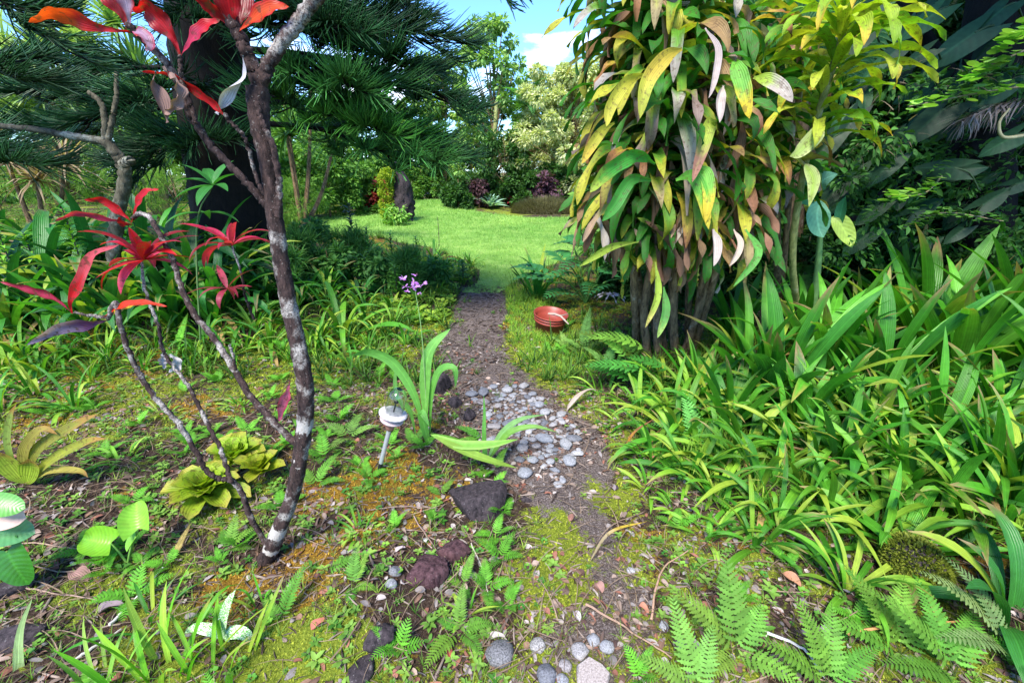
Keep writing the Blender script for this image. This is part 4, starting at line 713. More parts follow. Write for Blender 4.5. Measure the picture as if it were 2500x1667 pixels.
tp[0] = tb+np.array([-.05, 0, -.05]); tube(mb, smooth(tp, 110), [.042, .034, .029, .027, .027, .029, .029, .026, .026, .025, .026, .022, .028, .032], 18, trunkcol, .2, sd=3); part('trunk', mb, M['bark'], ti)
def branch(pts, r0, r1, y0, y1, name='branch', par=ti, mat='bark', jig=.006):
    mb = MB(); q = smooth(pix(pts, y0, y1), 8*len(pts)); q = q+jig*(np.random.default_rng(len(pts)*7+int(pts[0][0])).random(q.shape)-.5)
    tube(mb, q, [r0, (r0+r1)/2, r1], 9, W1, .3, sd=int(pts[0][0])); return part(name, mb, M[mat], par)
yt = ty+.12
branch([(630, 260), (628, 190), (608, 140), (585, 90), (550, 10), (520, -80)], .022, .015, yt, yt)
branch([(632, 230), (655, 160), (690, 105), (735, 45), (785, -20), (850, -90)], .019, .020, yt, yt)
branch([(672, 520), (642, 490), (600, 445), (556, 398), (510, 350), (470, 288), (452, 235), (410, 160), (352, 100), (315, 62)], .012, .009, ty+.09, ty+.02)
branch([(672, 520), (650, 480), (628, 440), (612, 380), (592, 330), (568, 305), (548, 278)], .007, .005, ty+.09, ty+.02)
branch([(676, 530), (681, 480), (678, 420), (664, 350), (640, 300), (628, 255)], .010, .008, ty+.06, ty+.09)
branch([(478, 300), (460, 240), (445, 190), (440, 138)], .007, .006, ty+.04, ty+.02)
branch([(652, 1330), (612, 1262), (592, 1205), (566, 1172), (535, 1168), (505, 1150), (480, 1105), (435, 1030), (395, 990), (350, 930), (320, 870), (295, 800), (282, 740), (262, 775)], .011, .008, ty+.03, ty+.10)
branch([(566, 1178), (556, 1150), (540, 1100), (515, 1050), (480, 980), (445, 920), (400, 862), (388, 800), (365, 740), (350, 690), (345, 640)], .009, .005, ty+.03, ty+.32)
branch([(738, 1095), (700, 1062), (655, 1015), (610, 965), (570, 900), (525, 830), (478, 770), (445, 710), (428, 650), (405, 600), (375, 545), (345, 520), (322, 535)], .014, .008, ty+.05, ty+.45)
branch([(575, 905), (566, 860), (560, 840)], .006, .004, ty+.15, ty+.16)
branch([(262, 775), (220, 770), (178, 762)], .006, .004, ty+.10, ty+.10)
lich = MB()
for (a, b_, yy_) in ((715, 1230, ty+.01),):
    pass
RED, DRED, ORG, PNK, PUR = (.52, .010, .016), (.22, .008, .012), (.70, .07, .01), (.50, .03, .08), (.10, .03, .10)
def leaves(lst, name='leaves', par=ti, mat='red'):
    mb = MB()
    for pts, y0, y1, Wd, col, kw in lst: pathleaf(mb, pix(pts, y0, y1), Wd*(.68 if mat == 'red' else .6), col, n=20, ac=4, **{'kind': 'ti', 'wav': .003, **kw})
    return part(name, mb, M[mat], par)
ya = ty+.02
leaves([([(318, 78), (250, 68), (180, 42), (120, 33), (70, 55)], ya, ya+.02, .075, RED, dict(roll=[.3, .7, .9], tip=ORG, tips=.55, wav=.004)),
        ([(312, 70), (290, 20), (262, -25), (225, -60)], ya, ya-.02, .085, DRED, dict(roll=.3, tip=RED, tips=.7, edge=RED)),
        ([(318, 68), (310, 20), (295, -30), (280, -70)], ya, ya-.04, .07, (.42, .30, .42), dict(roll=.5, edge=RED)),
        ([(325, 75), (350, 85), (362, 110), (357, 125)], ya, ya-.05, .05, (.42, .25, .36), dict(roll=.4, edge=PNK, kind='lance'))])
leaves([([(440, 136), (420, 90), (385, 45), (350, 15), (325, 30)], ya, ya-.03, .085, RED, dict(roll=[.1, .4, 1.2], wav=.006, edge=DRED)),
        ([(441, 138), (470, 95), (500, 65), (538, 48)], ya, ya, .055, PNK, dict(roll=.8, tip=RED, tips=.6))])
leaves([([(575, 78), (562, 30), (550, -30), (540, -80)], yt, yt-.05, .10, RED, dict(roll=.2, edge=DRED)), ([(580, 80), (620, 45), (660, 20), (705, 17)], yt-.01, yt-.04, .07, ORG, dict(roll=.7, edge=RED)),
        ([(572, 78), (540, 40), (505, 10), (465, -15)], yt, yt-.05, .06, DRED, dict(roll=.7, edge=RED)), ([(578, 70), (595, 20), (600, -40)], yt, yt+.05, .09, DRED, dict(roll=.4))])
leaves([([(552, 285), (520, 250), (470, 215), (410, 180), (345, 175)], ya, ya+.02, .050, RED, dict(roll=[.9, .9, 1.1], kind='lance'))])
leaves([([(592, 135), (592, 185), (560, 215), (540, 250), (528, 278)], yt-.04, yt-.06, .05, (.42, .40, .42), dict(roll=[.5, 1.2, .6], fold=.7, wav=.012, wf=1.2)),
        ([(380, 175), (372, 205), (392, 250), (408, 300)], ya-.03, ya-.05, .055, (.20, .12, .10), dict(roll=[.3, .9], fold=.9, wav=.01, wf=1.1)), ([(395, 165), (432, 205), (428, 250), (400, 280)], ya-.02, ya-.05, .05, (.26, .16, .13), dict(roll=[1.0, .3], fold=.9, wav=.01)),
        ([(405, 862), (425, 875), (430, 895), (412, 905)], ty+.2, ty+.2, .05, (.5, .46, .44), dict(fold=.9, wav=.012)), ([(398, 858), (395, 880), (402, 900)], ty+.2, ty+.18, .05, (.4, .36, .36), dict(fold=.9, wav=.01))], 'dead_leaves', mat='dry')
yf = ty+.44
leaves([([(322, 542), (298, 520), (255, 490), (205, 488)], yf, yf-.02, .06, RED, dict(roll=.7)), ([(322, 542), (335, 500), (355, 470), (388, 462)], yf, yf, .045, RED, dict(roll=.8)),
        ([(322, 545), (270, 535), (190, 520), (133, 540)], yf, yf-.05, .05, PNK, dict(roll=.9)), ([(322, 548), (300, 545), (290, 530)], yf, yf-.05, .04, DRED, dict(roll=.5))])
yg = ty+.45
def star(u, v, y, n, r, cols, seed, up=.5, Wd=.045):
    q = random.Random(seed); mb = MB(); c = P(u, v, y)
    for i in range(n):
        strap(mb, c, i*2.4+q.uniform(-.3, .3), q.uniform(-.2, up), r*q.uniform(.65, 1.1), Wd*q.uniform(.65, .95), q.uniform(.3, 1.7), n=10, kind='lance', col=np.array(q.choice(cols)), edge=PNK if q.random() < .5 else None, twist=q.uniform(-.5, .5))
    return mb
part('leaves', star(352, 635, ty+.34, 18, .20, [RED, PNK, (.7, .05, .12), DRED], 3, 1.3, .05), M['red'], ti)
gs = G(590, 800); t2 = empty('ti_plant', gs, 'small ti plant with star shaped crimson rosette left of the trunk', 'shrub')
yh = gs[1]-.9
yh = 2.5; branch([(620, 780, 2.55), (598, 720, 2.52), (590, 670, 2.5), (566, 600, 2.5)], .008, .005, 2.5, 2.5, 'stem', t2)
part('leaves', star(566, 600, 2.5, 15, .27, [DRED, PNK, (.35, .02, .05), (.45, .02, .05), (.12, .04, .03)], 5, 1.1, .05), M['red'], t2)
part('leaves', star(555, 705, 2.45, 9, .20, [(.30, .03, .06), (.40, .05, .09), (.2, .04, .05)], 9, .9, .04), M['red'], t2)
leaves([([(178, 765), (130, 725), (70, 705), (0, 688)], ya+.08, ya+.05, .05, PNK, dict(roll=.7, edge=DRED)), ([(176, 765), (172, 735), (195, 690), (225, 625), (290, 598)], ya+.08, ya+.06, .055, RED, dict(roll=[.2, .6, .7], tip=(.6, .08, .1), tips=.6)),
        ([(248, 778), (290, 750), (345, 740), (408, 748)], ya+.08, ya+.05, .045, (.65, .04, .01), dict(roll=.8)), ([(268, 780), (220, 790), (150, 800), (65, 842)], ya+.08, ya, .075, PUR, dict(roll=.6, tip=(.30, .20, .32), tips=.6)), ([(255, 782), (300, 750), (350, 740)], ya+.10, ya+.1, .04, (.5, .4, .02), dict(roll=.5))])
leaves([([(708, 928), (700, 960), (688, 990), (682, 1030)], ty-.02, ty-.04, .050, (.45, .10, .18), dict(roll=.3, kind='ti', edge=(.55, .06, .12)))], 'leaf')

# ------------------------------------------------------------------ lime bromeliads
def cup(g, n, r, col, lab, seed, s=1, name='bromeliad', Wd=.075, cat='bromeliad', tipc=(.42, .38, .05), el=(.35, 1.45), grp=None, mat='drac'):
    q = random.Random(seed); m = MB()
    for i in range(n):
        k = i/n; strap(m, (0, 0, .01+.03*k), i*2.399, el[0]+(el[1]-el[0])*k+q.uniform(-.1, .1), r*(1.15-.6*k)*q.uniform(.85, 1.1), Wd*(1-.35*k), q.uniform(.2, .7), n=8, dp=1.6, fold=.6, kind='spoon' if name == 'bromeliad' and r < .3 else 'strap', col=np.array(col)*q.uniform(.8, 1.2), tip=tipc if k < .4 else None, tips=.9, wav=.004, wf=2, ac=4)
    return put(name, m.mesh(name, M[mat]), g, s, 0, lab, cat, grp, tilt=(.12, .08))
LIME = (.27, .38, .02)
cup(G(512, 1222)+[0, 0, .03], 32, .17, LIME, 'lime yellow bromeliad rosette in front, left of the ti trunk', 1, 1, Wd=.095, el=(.3, 1.5))
cup(G(585, 1150)+[0, 0, .05], 26, .15, (.25, .38, .02), 'lime bromeliad behind the crooked branch fork', 2, 1, Wd=.09, el=(.5, 1.5))
cup(G(635, 1180)+[0, .02, .03], 16, .14, (.32, .38, .02), 'yellowing bromeliad nearest the ti trunk', 3, 1, el=(.7, 1.45), Wd=.075)
# heart shaped leaves
def heart(m, base, d, nrm_, s, col, cup_=.25, wbase=.55):
    t = np.linspace(0, 1, 13); a = np.linspace(-1, 1, 9); d = nrm(np.asarray(d, float)); y = nrm(np.cross(nrm_, d)); z = np.cross(d, y)
    w = .42*np.sqrt(np.clip(np.sin(np.pi*np.clip(.22+.78*t, 0, 1)**1.0), 0, 1)); w[-1] = .004
    A, T_ = np.meshgrid(a, t); X = T_-.30*(np.abs(A)**1.2)*(1-T_)**2.5; Wx = A*w[:, None]; Zc = cup_*(np.abs(A)**2)*w[:, None]-.18*T_**2
    V = np.asarray(base)+s*(X[..., None]*d+Wx[..., None]*y+Zc[..., None]*z); tt = np.stack([A, T_, 0*A], -1)
    i = np.arange(12)[:, None]*9+np.arange(8)[None]; m.add(V.reshape(-1, 3), np.stack([i, i+1, i+10, i+9], -1).reshape(-1, 4), np.asarray(col)*(1+.1*(rng.random((117, 3))-.5)), tt.reshape(-1, 3))
def hplant(g, lst, lab, name='heart_leaf_plant', mat='dleaf', stemc=(.15, .3, .05)):
    o = empty(name, g, lab, 'plant'); m = MB(); st = MB()
    for b, d, nn, s, c, cp in lst: heart(m, b, d, nn, s, c, cp); tube(st, smooth([g, (np.asarray(g)+b)/2+[0, 0, .01], b], 8), [.005, .0035], 5, stemc)
    part('leaves', m, M[mat], o); part('stems', st, M['stem'], o); return o
M['heart'] = leafmat('bright heart leaf', .38, .4, .3, 'pin', bs=.3); M['heartd'] = leafmat('dark heart leaf', .35, .2, .4, 'pin', bs=.2)
g = G(312, 1375); hplant(g, [(P(270, 1325, g[1]), (-1, .05, .15), (-.2, -.55, .8), .13, (.20, .46, .03), .7), (P(338, 1290, g[1]+.02), (-.45, .6, .5), (.2, -.6, .75), .125, (.24, .50, .05), .7), (P(330, 1310, g[1]), (-.3, -.35, -.4), (-.5, -.6, .6), .06, (.2, .45, .05), .4)], 'bright green cupped heart leaves left of the lime bromeliad', mat='heart')
g = G(-30, 1420); hplant(g, [(P(18, 1345, g[1]-.02), (.35, -.3, -.75), (.1, -.8, .5), .145, (.03, .14, .012), .15), (P(-30, 1300, g[1]), (1, .1, -.05), (0, -.5, .85), .14, (.08, .24, .09), .3), (P(-20, 1230, g[1]), (1, .0, -.15), (0, -.6, .8), .10, (.10, .28, .05), .2)], 'dark glossy heart shaped leaves at the left edge', mat='heartd')
m = MB(); heart(m, P(-25, 1262, g[1]), (1, 0, -.05), (0, -.7, .7), .11, (.66, .42, .38), .2); tag(m.build('flower_spathe', M['petal'], None, g), 'pale pink flower spathe at the left edge above the heart leaves', 'flower')
g = G(60, 1190); o = empty('philodendron', g, 'olive mottled plant with long leaves above a dark hollow at left', 'plant'); m = MB()
for i, (pts, Wd, c) in enumerate([([(60, 1180), (130, 1120), (210, 1080), (260, 1070)], .05, (.26, .28, .03)), ([(60, 1180), (90, 1100), (180, 1040), (240, 1010)], .055, (.22, .22, .03)), ([(60, 1180), (20, 1130), (-10, 1100)], .09, (.34, .42, .04)), ([(65, 1180), (75, 1140), (70, 1120)], .09, (.3, .42, .03)), ([(60, 1180), (60, 1100), (100, 1050), (140, 1060)], .05, (.28, .24, .04)), ([(60, 1180), (120, 1150), (190, 1150), (215, 1165)], .04, (.35, .3, .05)), ([(55, 1180), (20, 1090), (25, 1020), (40, 985)], .03, (.3, .4, .08))]):
    pathleaf(m, pix(pts, g[1], g[1]-.05), Wd, c, n=14, roll=.6, kind='lance', tip=(.4, .22, .05), tips=.8)
part('leaves', m, M['drac'], o)
# white spotted dieffenbachia
M['varieg'] = None
mv, t_, p_, o_ = nodes('white speckled leaf'); cc = ramp(t_, noise(t_, 220, 4, .7), [(.45, (.08, .30, .02)), (.56, (.62, .72, .5))]); t_.links.new(cc, p_.inputs['Base Color']); p_.inputs['Roughness'].default_value = .4; M['varieg'] = mv
g = G(545, 1570); m = MB()
for pts, Wd in [([(545, 1560), (530, 1540), (480, 1530), (450, 1545)], .04), ([(550, 1565), (565, 1545), (600, 1550), (622, 1575)], .045), ([(545, 1555), (545, 1510), (560, 1465), (575, 1440)], .03), ([(530, 1570), (500, 1590), (480, 1620)], .04)]: pathleaf(m, pix(pts, g[1], g[1]), Wd, W1, n=10, kind='lance', roll=.4)
tag(m.build('spotted_plant', mv, None, g), 'low plant with white speckled leaves behind the moss at bottom left', 'plant')
# individual fallen leaves and twigs
def dl(u, v, L, Wd, az, col, lab, fold=.8, kind='lance', el=.5): m = MB(); strap(m, (0, 0, .006), az, el, L, Wd, el*2, n=8, kind=kind, fold=fold, col=col, wav=Wd*.15, wf=1.3, ac=4); put('fallen_leaf', m, G(u, v), 1, 0, lab, 'fallen leaf', mat='dry')
dl(1955, 1440, .085, .04, 2.2, (.40, .20, .12), 'curled light brown leaf below the small arching lily'); dl(215, 1420, .10, .06, 2.8, (.26, .15, .13), 'pleated dull pink leaf below the bright heart leaves', .3); dl(1036, 1325, .026, .022, 1, (.7, .68, .64), 'white scrap of leaf above the blocky red rock', .3); dl(965, 1350, .045, .02, .5, (.45, .38, .38), 'pale curled leaf left of the blocky red rock')
dl(1383, 1005, .34, .035, .75, (.36, .30, .25), 'long bleached dry leaf pointing from the path to the right bed', .8, 'lance', .6); dl(1470, 1450, .05, .035, 2, (.30, .17, .14), 'brown leaf in the pile of dry leaves on the lower path'); dl(1390, 1275, .045, .028, 1, (.26, .13, .10), 'reddish brown leaf in the middle of the path'); dl(1100, 1610, .06, .022, 1.9, (.32, .08, .06), 'dark red leaf beside the granite cobble')
dl(1560, 1480, .045, .028, -1, (.44, .2, .13), 'orange brown leaf right of the dry leaf pile'); dl(1195, 1560, .055, .025, 0, (.42, .37, .33), 'grey folded leaf above the granite cobble'); dl(1415, 1520, .045, .025, 2, (.4, .35, .35), 'pale twisted leaf above the bottom stones'); dl(760, 1540, .06, .03, .6, (.4, .14, .1), 'shiny reddish leaf right of the tall fern frond'); dl(240, 1500, .08, .04, .4, (.22, .17, .18), 'dark folded leaf on the left slope'); dl(1500, 1200, .04, .03, 2, (.24, .2, .2), 'grey flat leaf at the right of the path')
def twig(pts, r, col, lab, up=.012): m = MB(); q = smooth([G(u, v)+[0, 0, up] for u, v in pts], 14); q = q+.004*(rng.random(q.shape)-.5); tube(m, q, [r, r*.5], 6, col, .3); tag(m.build('twig', M['dry'], None, q[0]), lab, 'twig')
twig([(1430, 1480), (1500, 1520), (1560, 1560), (1640, 1610)], .005, (.38, .25, .18), 'long thin tan twig crossing the lower path'); twig([(1590, 1515), (1600, 1440), (1625, 1385), (1680, 1350)], .005, (.45, .28, .19), 'curved pinkish twig right of the dry leaf pile'); twig([(270, 1530), (330, 1470), (400, 1390)], .006, (.6, .58, .55), 'grey broken stick on the left slope'); twig([(180, 1620), (240, 1580), (300, 1540)], .006, (.5, .47, .42), 'lichen covered stick at bottom left')
twig([(1010, 1265), (1040, 1310), (1075, 1360), (1100, 1400)], .003, (.35, .24, .2), 'thin brown twig passing between the red rocks'); twig([(1870, 1550), (1960, 1590), (2010, 1660)], .006, (.55, .52, .52), 'white forked twig among the bottom right ferns'); twig([(2060, 1570), (2200, 1550), (2400, 1535)], .006, (.5, .26, .1), 'long orange brown stalk across the bottom right ferns', .05); twig([(0, 1340), (80, 1330), (200, 1345), (300, 1330)], .004, (.4, .27, .2), 'dry stalk lying behind the heart shaped leaves'); twig([(900, 1250), (980, 1240), (1060, 1245)], .003, (.35, .25, .2), 'thin twig left of the largest lava rock'); twig([(1150, 1330), (1180, 1400), (1190, 1450)], .003, (.55, .5, .4), 'pale bent straw right of the slim fern')
twig([(20, 1430), (120, 1450), (240, 1470)], .004, (.38, .26, .2), 'straw like stalk on the left slope'); twig([(60, 1380), (160, 1400), (280, 1380), (330, 1340)], .003, (.36, .25, .18), 'thin straw under the bright heart leaves')
def arch(pts, Wd, col, lab, tip=None): g = G(*pts[0][:2]); m = MB(); pathleaf(m, pix([(p[0], p[1]) for p in pts], g[1], g[1]), Wd, col, n=16, kind='lance', roll=.7, tip=tip, tips=.6); tag(m.build('bent_leaf', M['drac'], None, g), lab, 'leaf')
arch([(1440, 1370), (1490, 1300), (1580, 1272)], .016, (.5, .38, .22), 'yellow and tan bent leaf reaching over the path', (.6, .42, .04)); arch([(1520, 1120), (1545, 1060), (1600, 1020)], .018, (.55, .25, .04), 'orange drying leaf at the right edge of the path', (.3, .12, .05))

# ------------------------------------------------------------------ dracaena clump
gd = G(1640, 850); dr = empty('dracaena', gd, 'big multi stemmed corn plant with drooping green, yellow and brown leaves right of the path', 'shrub')
YD = 3.15; Q = random.Random(9)
stems = [(1555, 820, 1560, 560), (1585, 845, 1600, 480), (1610, 860, 1640, 400), (1650, 850, 1690, 330), (1665, 845, 1780, 540), (1690, 830, 1830, 470), (1570, 800, 1520, 480), (1625, 840, 1575, 300), (1700, 820, 1760, 380), (1640, 800, 1660, 150), (1600, 800, 1620, 60), (1680, 800, 1740, 200)]
for i, (u0, v0, u1, v1) in enumerate(stems):
    g0 = G(u0, min(v0+30, 880)); mb = MB(); y1 = YD-.05+.35*Q.random(); e = P(u1, v1, y1); b = g0+[0, 0, -.03]
    q = smooth([b, b*.65+e*.35+[Q.uniform(-.05, .05), 0, -.02], b*.3+e*.7+[Q.uniform(-.05, .05), 0, .04], e], 26); tube(mb, q, [.034, .028, .024], 10, W1, .25, sd=i); part('stem', mb, M['barkt'], dr)
DC = [((.03, .15, .012), None, None), ((.045, .20, .015), None, None), ((.05, .20, .015), (.40, .38, .03), (.10, .26, .02)), ((.08, .24, .02), (.34, .26, .12), (.34, .38, .03)), ((.14, .28, .02), (.30, .18, .07), (.44, .40, .03)), ((.36, .36, .03), (.34, .15, .06), (.52, .38, .04)), ((.06, .22, .02), (.42, .36, .31), (.12, .28, .02)), ((.26, .32, .03), (.26, .12, .07), (.40, .34, .05)), ((.05, .2, .02), (.26, .18, .15), (.30, .36, .03))]
def rosette(c, n, L, Wd, seed, down=1.0, light=0, spread=.14, elr=(-.35, 1.15)):
    q = random.Random(seed); m = MB(); dmb = MB()
    for i in range(n):
        k = i/n; a = i*2.399+q.uniform(-.3, .3); el = elr[0]+(elr[1]-elr[0])*k+q.uniform(-.2, .2)
        if q.random() < .16 and k < .7:
            strap(dmb, c+[0, 0, -spread*(1-k)], a, el, L*q.uniform(.6, 1), Wd*.7, q.uniform(1.5, 2.2)+max(el, 0), n=12, dp=.8, kind='drac', fold=1.6, col=np.array(q.choice([(.28, .18, .10), (.34, .27, .20), (.15, .085, .05), (.24, .14, .07)])), wav=Wd*.3, wf=1.6, twist=q.uniform(-1.5, 1.5), ac=2); continue
        col, tp, c2 = q.choice(DC[:3] if q.random() < .45 else DC)
        if light: col = np.array(col)*.5+np.array((.28, .36, .02))*.5; c2 = None
        strap(m, c+[0, 0, spread*(k-.6)], a, el, L*q.uniform(.7, 1.1), Wd*q.uniform(.85, 1.1), down*q.uniform(.8, 1.7)+.55*max(el, 0), n=14, dp=q.uniform(.8, 1.5), kind='drac', fold=.3, col2=c2, kink=(q.uniform(.6, .85), q.uniform(.5, 1.2)) if q.random() < .25 else None, col=np.array(col)*q.uniform(.8, 1.2), tip=tp, tips=q.uniform(.55, .95), wav=Wd*.22, wf=q.uniform(1.5, 3), twist=q.uniform(-.8, .8), ac=4)
    return m, dmb
heads = [(1545, 330, 2.95), (1575, 420, 2.85), (1640, 300, 2.75), (1700, 400, 2.85), (1780, 480, 3.0), (1600, 200, 2.85), (1700, 200, 2.8), (1790, 300, 3.0), (1545, 470, 3.05), (1640, 470, 2.9), (1570, 130, 3.1), (1650, 90, 2.95), (1760, 110, 3.1), (1600, -20, 3.0), (1720, -10, 3.1), (1840, 390, 3.2), (1850, 220, 3.25), (1560, 230, 3.25), (1530, 400, 3.3), (1580, 330, 3.4), (1720, 300, 3.5), (1545, 20, 3.2), (1660, 380, 3.2), (1590, 100, 3.5), (1700, 120, 3.6), (1690, 480, 3.2), (1530, 500, 3.1), (1570, 540, 2.95), (1630, 560, 2.95), (1710, 550, 3.0), (1780, 540, 3.15)]
for i, (u, v, y) in enumerate(heads):
    m, d_ = rosette(P(u, v, y), 32, (.58 if i < 26 else .48), .064, 100+i, .1+.98); lo = part('leaf_rosette', m, M['drac'], dr)
    if d_.n: o = part('dead_leaves', d_, M['dry'], lo)
# hero front leaves of the dracaena
for i in range(46):
    k = Q.random(); u = 1440+400*Q.random(); c = P(u, Q.uniform(470, 560), Q.uniform(2.65, 3.3)); dm = MB()
    strap(dm, c, Q.uniform(3.6, 6.0), Q.uniform(-1.2, -.2), Q.uniform(.22, .40), Q.uniform(.03, .055), Q.uniform(.2, .9), n=12, kind='drac', fold=Q.uniform(.6, 1.6), col=Q.choice([(.24, .15, .08), (.34, .25, .17), (.14, .08, .05), (.40, .34, .27), (.16, .26, .03)]), col2=Q.choice([(.30, .2, .13), (.2, .1, .06), None]), wav=.014, wf=2, twist=Q.uniform(-2, 2)); part('dead_leaf', dm, M['dry'], dr)
def dleaf(pts, Wd, col, tip=None, tips=.6, mat='drac', **k):
    m = MB(); pathleaf(m, pix([(p[0], p[1]) for p in pts], 2.45, 2.3), Wd*.86, col, n=18, tip=tip, tips=tips, ac=4, **k); part('leaf', m, M[mat], dr)
dleaf([(1665, 120), (1625, 140), (1580, 200), (1562, 290)], .085, (.58, .42, .05), (.40, .42, .04), .7, roll=.2); dleaf([(1740, 330), (1735, 300), (1715, 360), (1690, 445)], .075, (.34, .42, .04), (.36, .16, .11), .75, roll=.3); dleaf([(1790, 150), (1800, 170), (1815, 220), (1830, 290)], .085, (.14, .38, .04), (.6, .45, .02), .78, roll=.2, wav=.006)
dleaf([(1720, 70), (1745, 120), (1740, 180), (1730, 240)], .05, (.34, .28, .26), roll=.8, fold=1, mat='dry'); dleaf([(1765, 210), (1755, 250), (1757, 300)], .05, (.36, .30, .27), roll=.4, fold=1, mat='dry'); dleaf([(1650, 440), (1690, 430), (1715, 480), (1730, 560)], .08, (.10, .34, .03), (.52, .44, .04), .8, roll=.3)
dleaf([(1700, 430), (1720, 420), (1730, 470), (1722, 545)], .075, (.16, .42, .05), (.58, .44, .03), .75, roll=.2); dleaf([(1840, 190), (1870, 195), (1905, 215), (1935, 250)], .08, (.30, .42, .04), (.42, .35, .30), .55, roll=.5); dleaf([(1590, 440), (1540, 440), (1500, 500), (1470, 540)], .08, (.05, .26, .03), roll=.4); dleaf([(1600, 400), (1550, 380), (1480, 420), (1440, 470)], .09, (.05, .28, .03), (.3, .4, .04), .8, roll=.4, wav=.006)
dleaf([(1580, 180), (1530, 200), (1490, 260), (1480, 310)], .07, (.50, .46, .05), roll=.4); dleaf([(1500, 300), (1470, 320), (1440, 360), (1420, 400)], .065, (.48, .44, .05), (.6, .42, .05), .7, roll=.4); dleaf([(1560, 590), (1500, 600), (1460, 620), (1415, 650)], .05, (.35, .46, .05), roll=.5); dleaf([(1820, 560), (1850, 620), (1790, 700)], .05, (.1, .35, .05), roll=.5)
dleaf([(1600, 640), (1605, 720), (1575, 800)], .05, (.30, .42, .04), (.5, .45, .1), .8, roll=.6); dleaf([(1620, 700), (1625, 760), (1605, 825)], .055, (.07, .25, .04), (.25, .4, .08), .8, roll=.4); dleaf([(1740, 560), (1745, 600), (1742, 650)], .06, (.34, .29, .26), roll=.6, fold=1, mat='dry'); dleaf([(1790, 560), (1800, 600), (1780, 650)], .05, (.38, .3, .24), roll=.8, fold=1, mat='dry')
# second, taller cane with spiral leaves
g2 = G(1960, 830); d2 = empty('dracaena', g2, 'single green cane with spiral yellow green wavy leaves right of the big dracaena', 'shrub')
cp = smooth([g2, P(1935, 640, 3.1), P(1960, 430, 2.95), P(2000, 270, 2.8), P(2050, 110, 2.7), P(2066, 20, 2.65)], 50); mb = MB(); tube(mb, cp, [.024, .02, .014], 10, W1, .1); part('stem', mb, M['cane'], d2); m = MB(); q = random.Random(4)
for i in range(66):
    k = .50+.49*i/66; c = cp[int(k*50)]; col = np.array(q.choice([(.24, .40, .02), (.32, .46, .02), (.16, .34, .02), (.45, .50, .04)]))
    strap(m, c, i*2.399, q.uniform(.2, .8)+.5*max(0, (i-60)/24), .50*q.uniform(.75, 1.1)*(1-.3*max(0, (i-54)/12)), .058, q.uniform(1.0, 2.3), n=14, dp=1.8, kind='drac', fold=.35, col=col*q.uniform(.8, 1.15), tip=(.62, .42, .04) if q.random() < .3 else None, tips=.9, wav=.011, wf=q.uniform(2, 3), twist=q.uniform(-.5, .5), ac=4)
part('leaves', m, M['drac'], d2)
m = MB(); pathleaf(m, pix([(2005, 310), (1990, 330), (1950, 370), (1928, 382)], 2.6, 2.55), .085, (.34, .46, .10), n=14, roll=.3, kind='lance', edge=(.5, .55, .2)); pathleaf(m, pix([(1965, 400), (1985, 440), (1975, 505)], 2.6, 2.55), .065, (.30, .42, .06), n=14, roll=.3, kind='lance', edge=(.5, .55, .2)); part('leaf', m, M['drac'], d2)
g3 = G(1900, 800); d3 = empty('dracaena', g3, 'shorter shaded dracaena stems hanging behind the green cane', 'shrub')
for i, (u, v, y) in enumerate([(1900, 260, 3.4), (1960, 120, 3.4), (1880, 60, 3.4), (1930, 430, 3.5)]):
    mb = MB(); tube(mb, smooth([g3, (g3+P(u, v, y))/2, P(u, v, y)], 14), [.024, .016], 8, W1, .2); part('stem', mb, M['barkt'], d3); m, d_ = rosette(P(u, v, y), 18, .44, .07, 300+i, 1.1, light=0); part('leaf_rosette', m, M['drac'], d3)
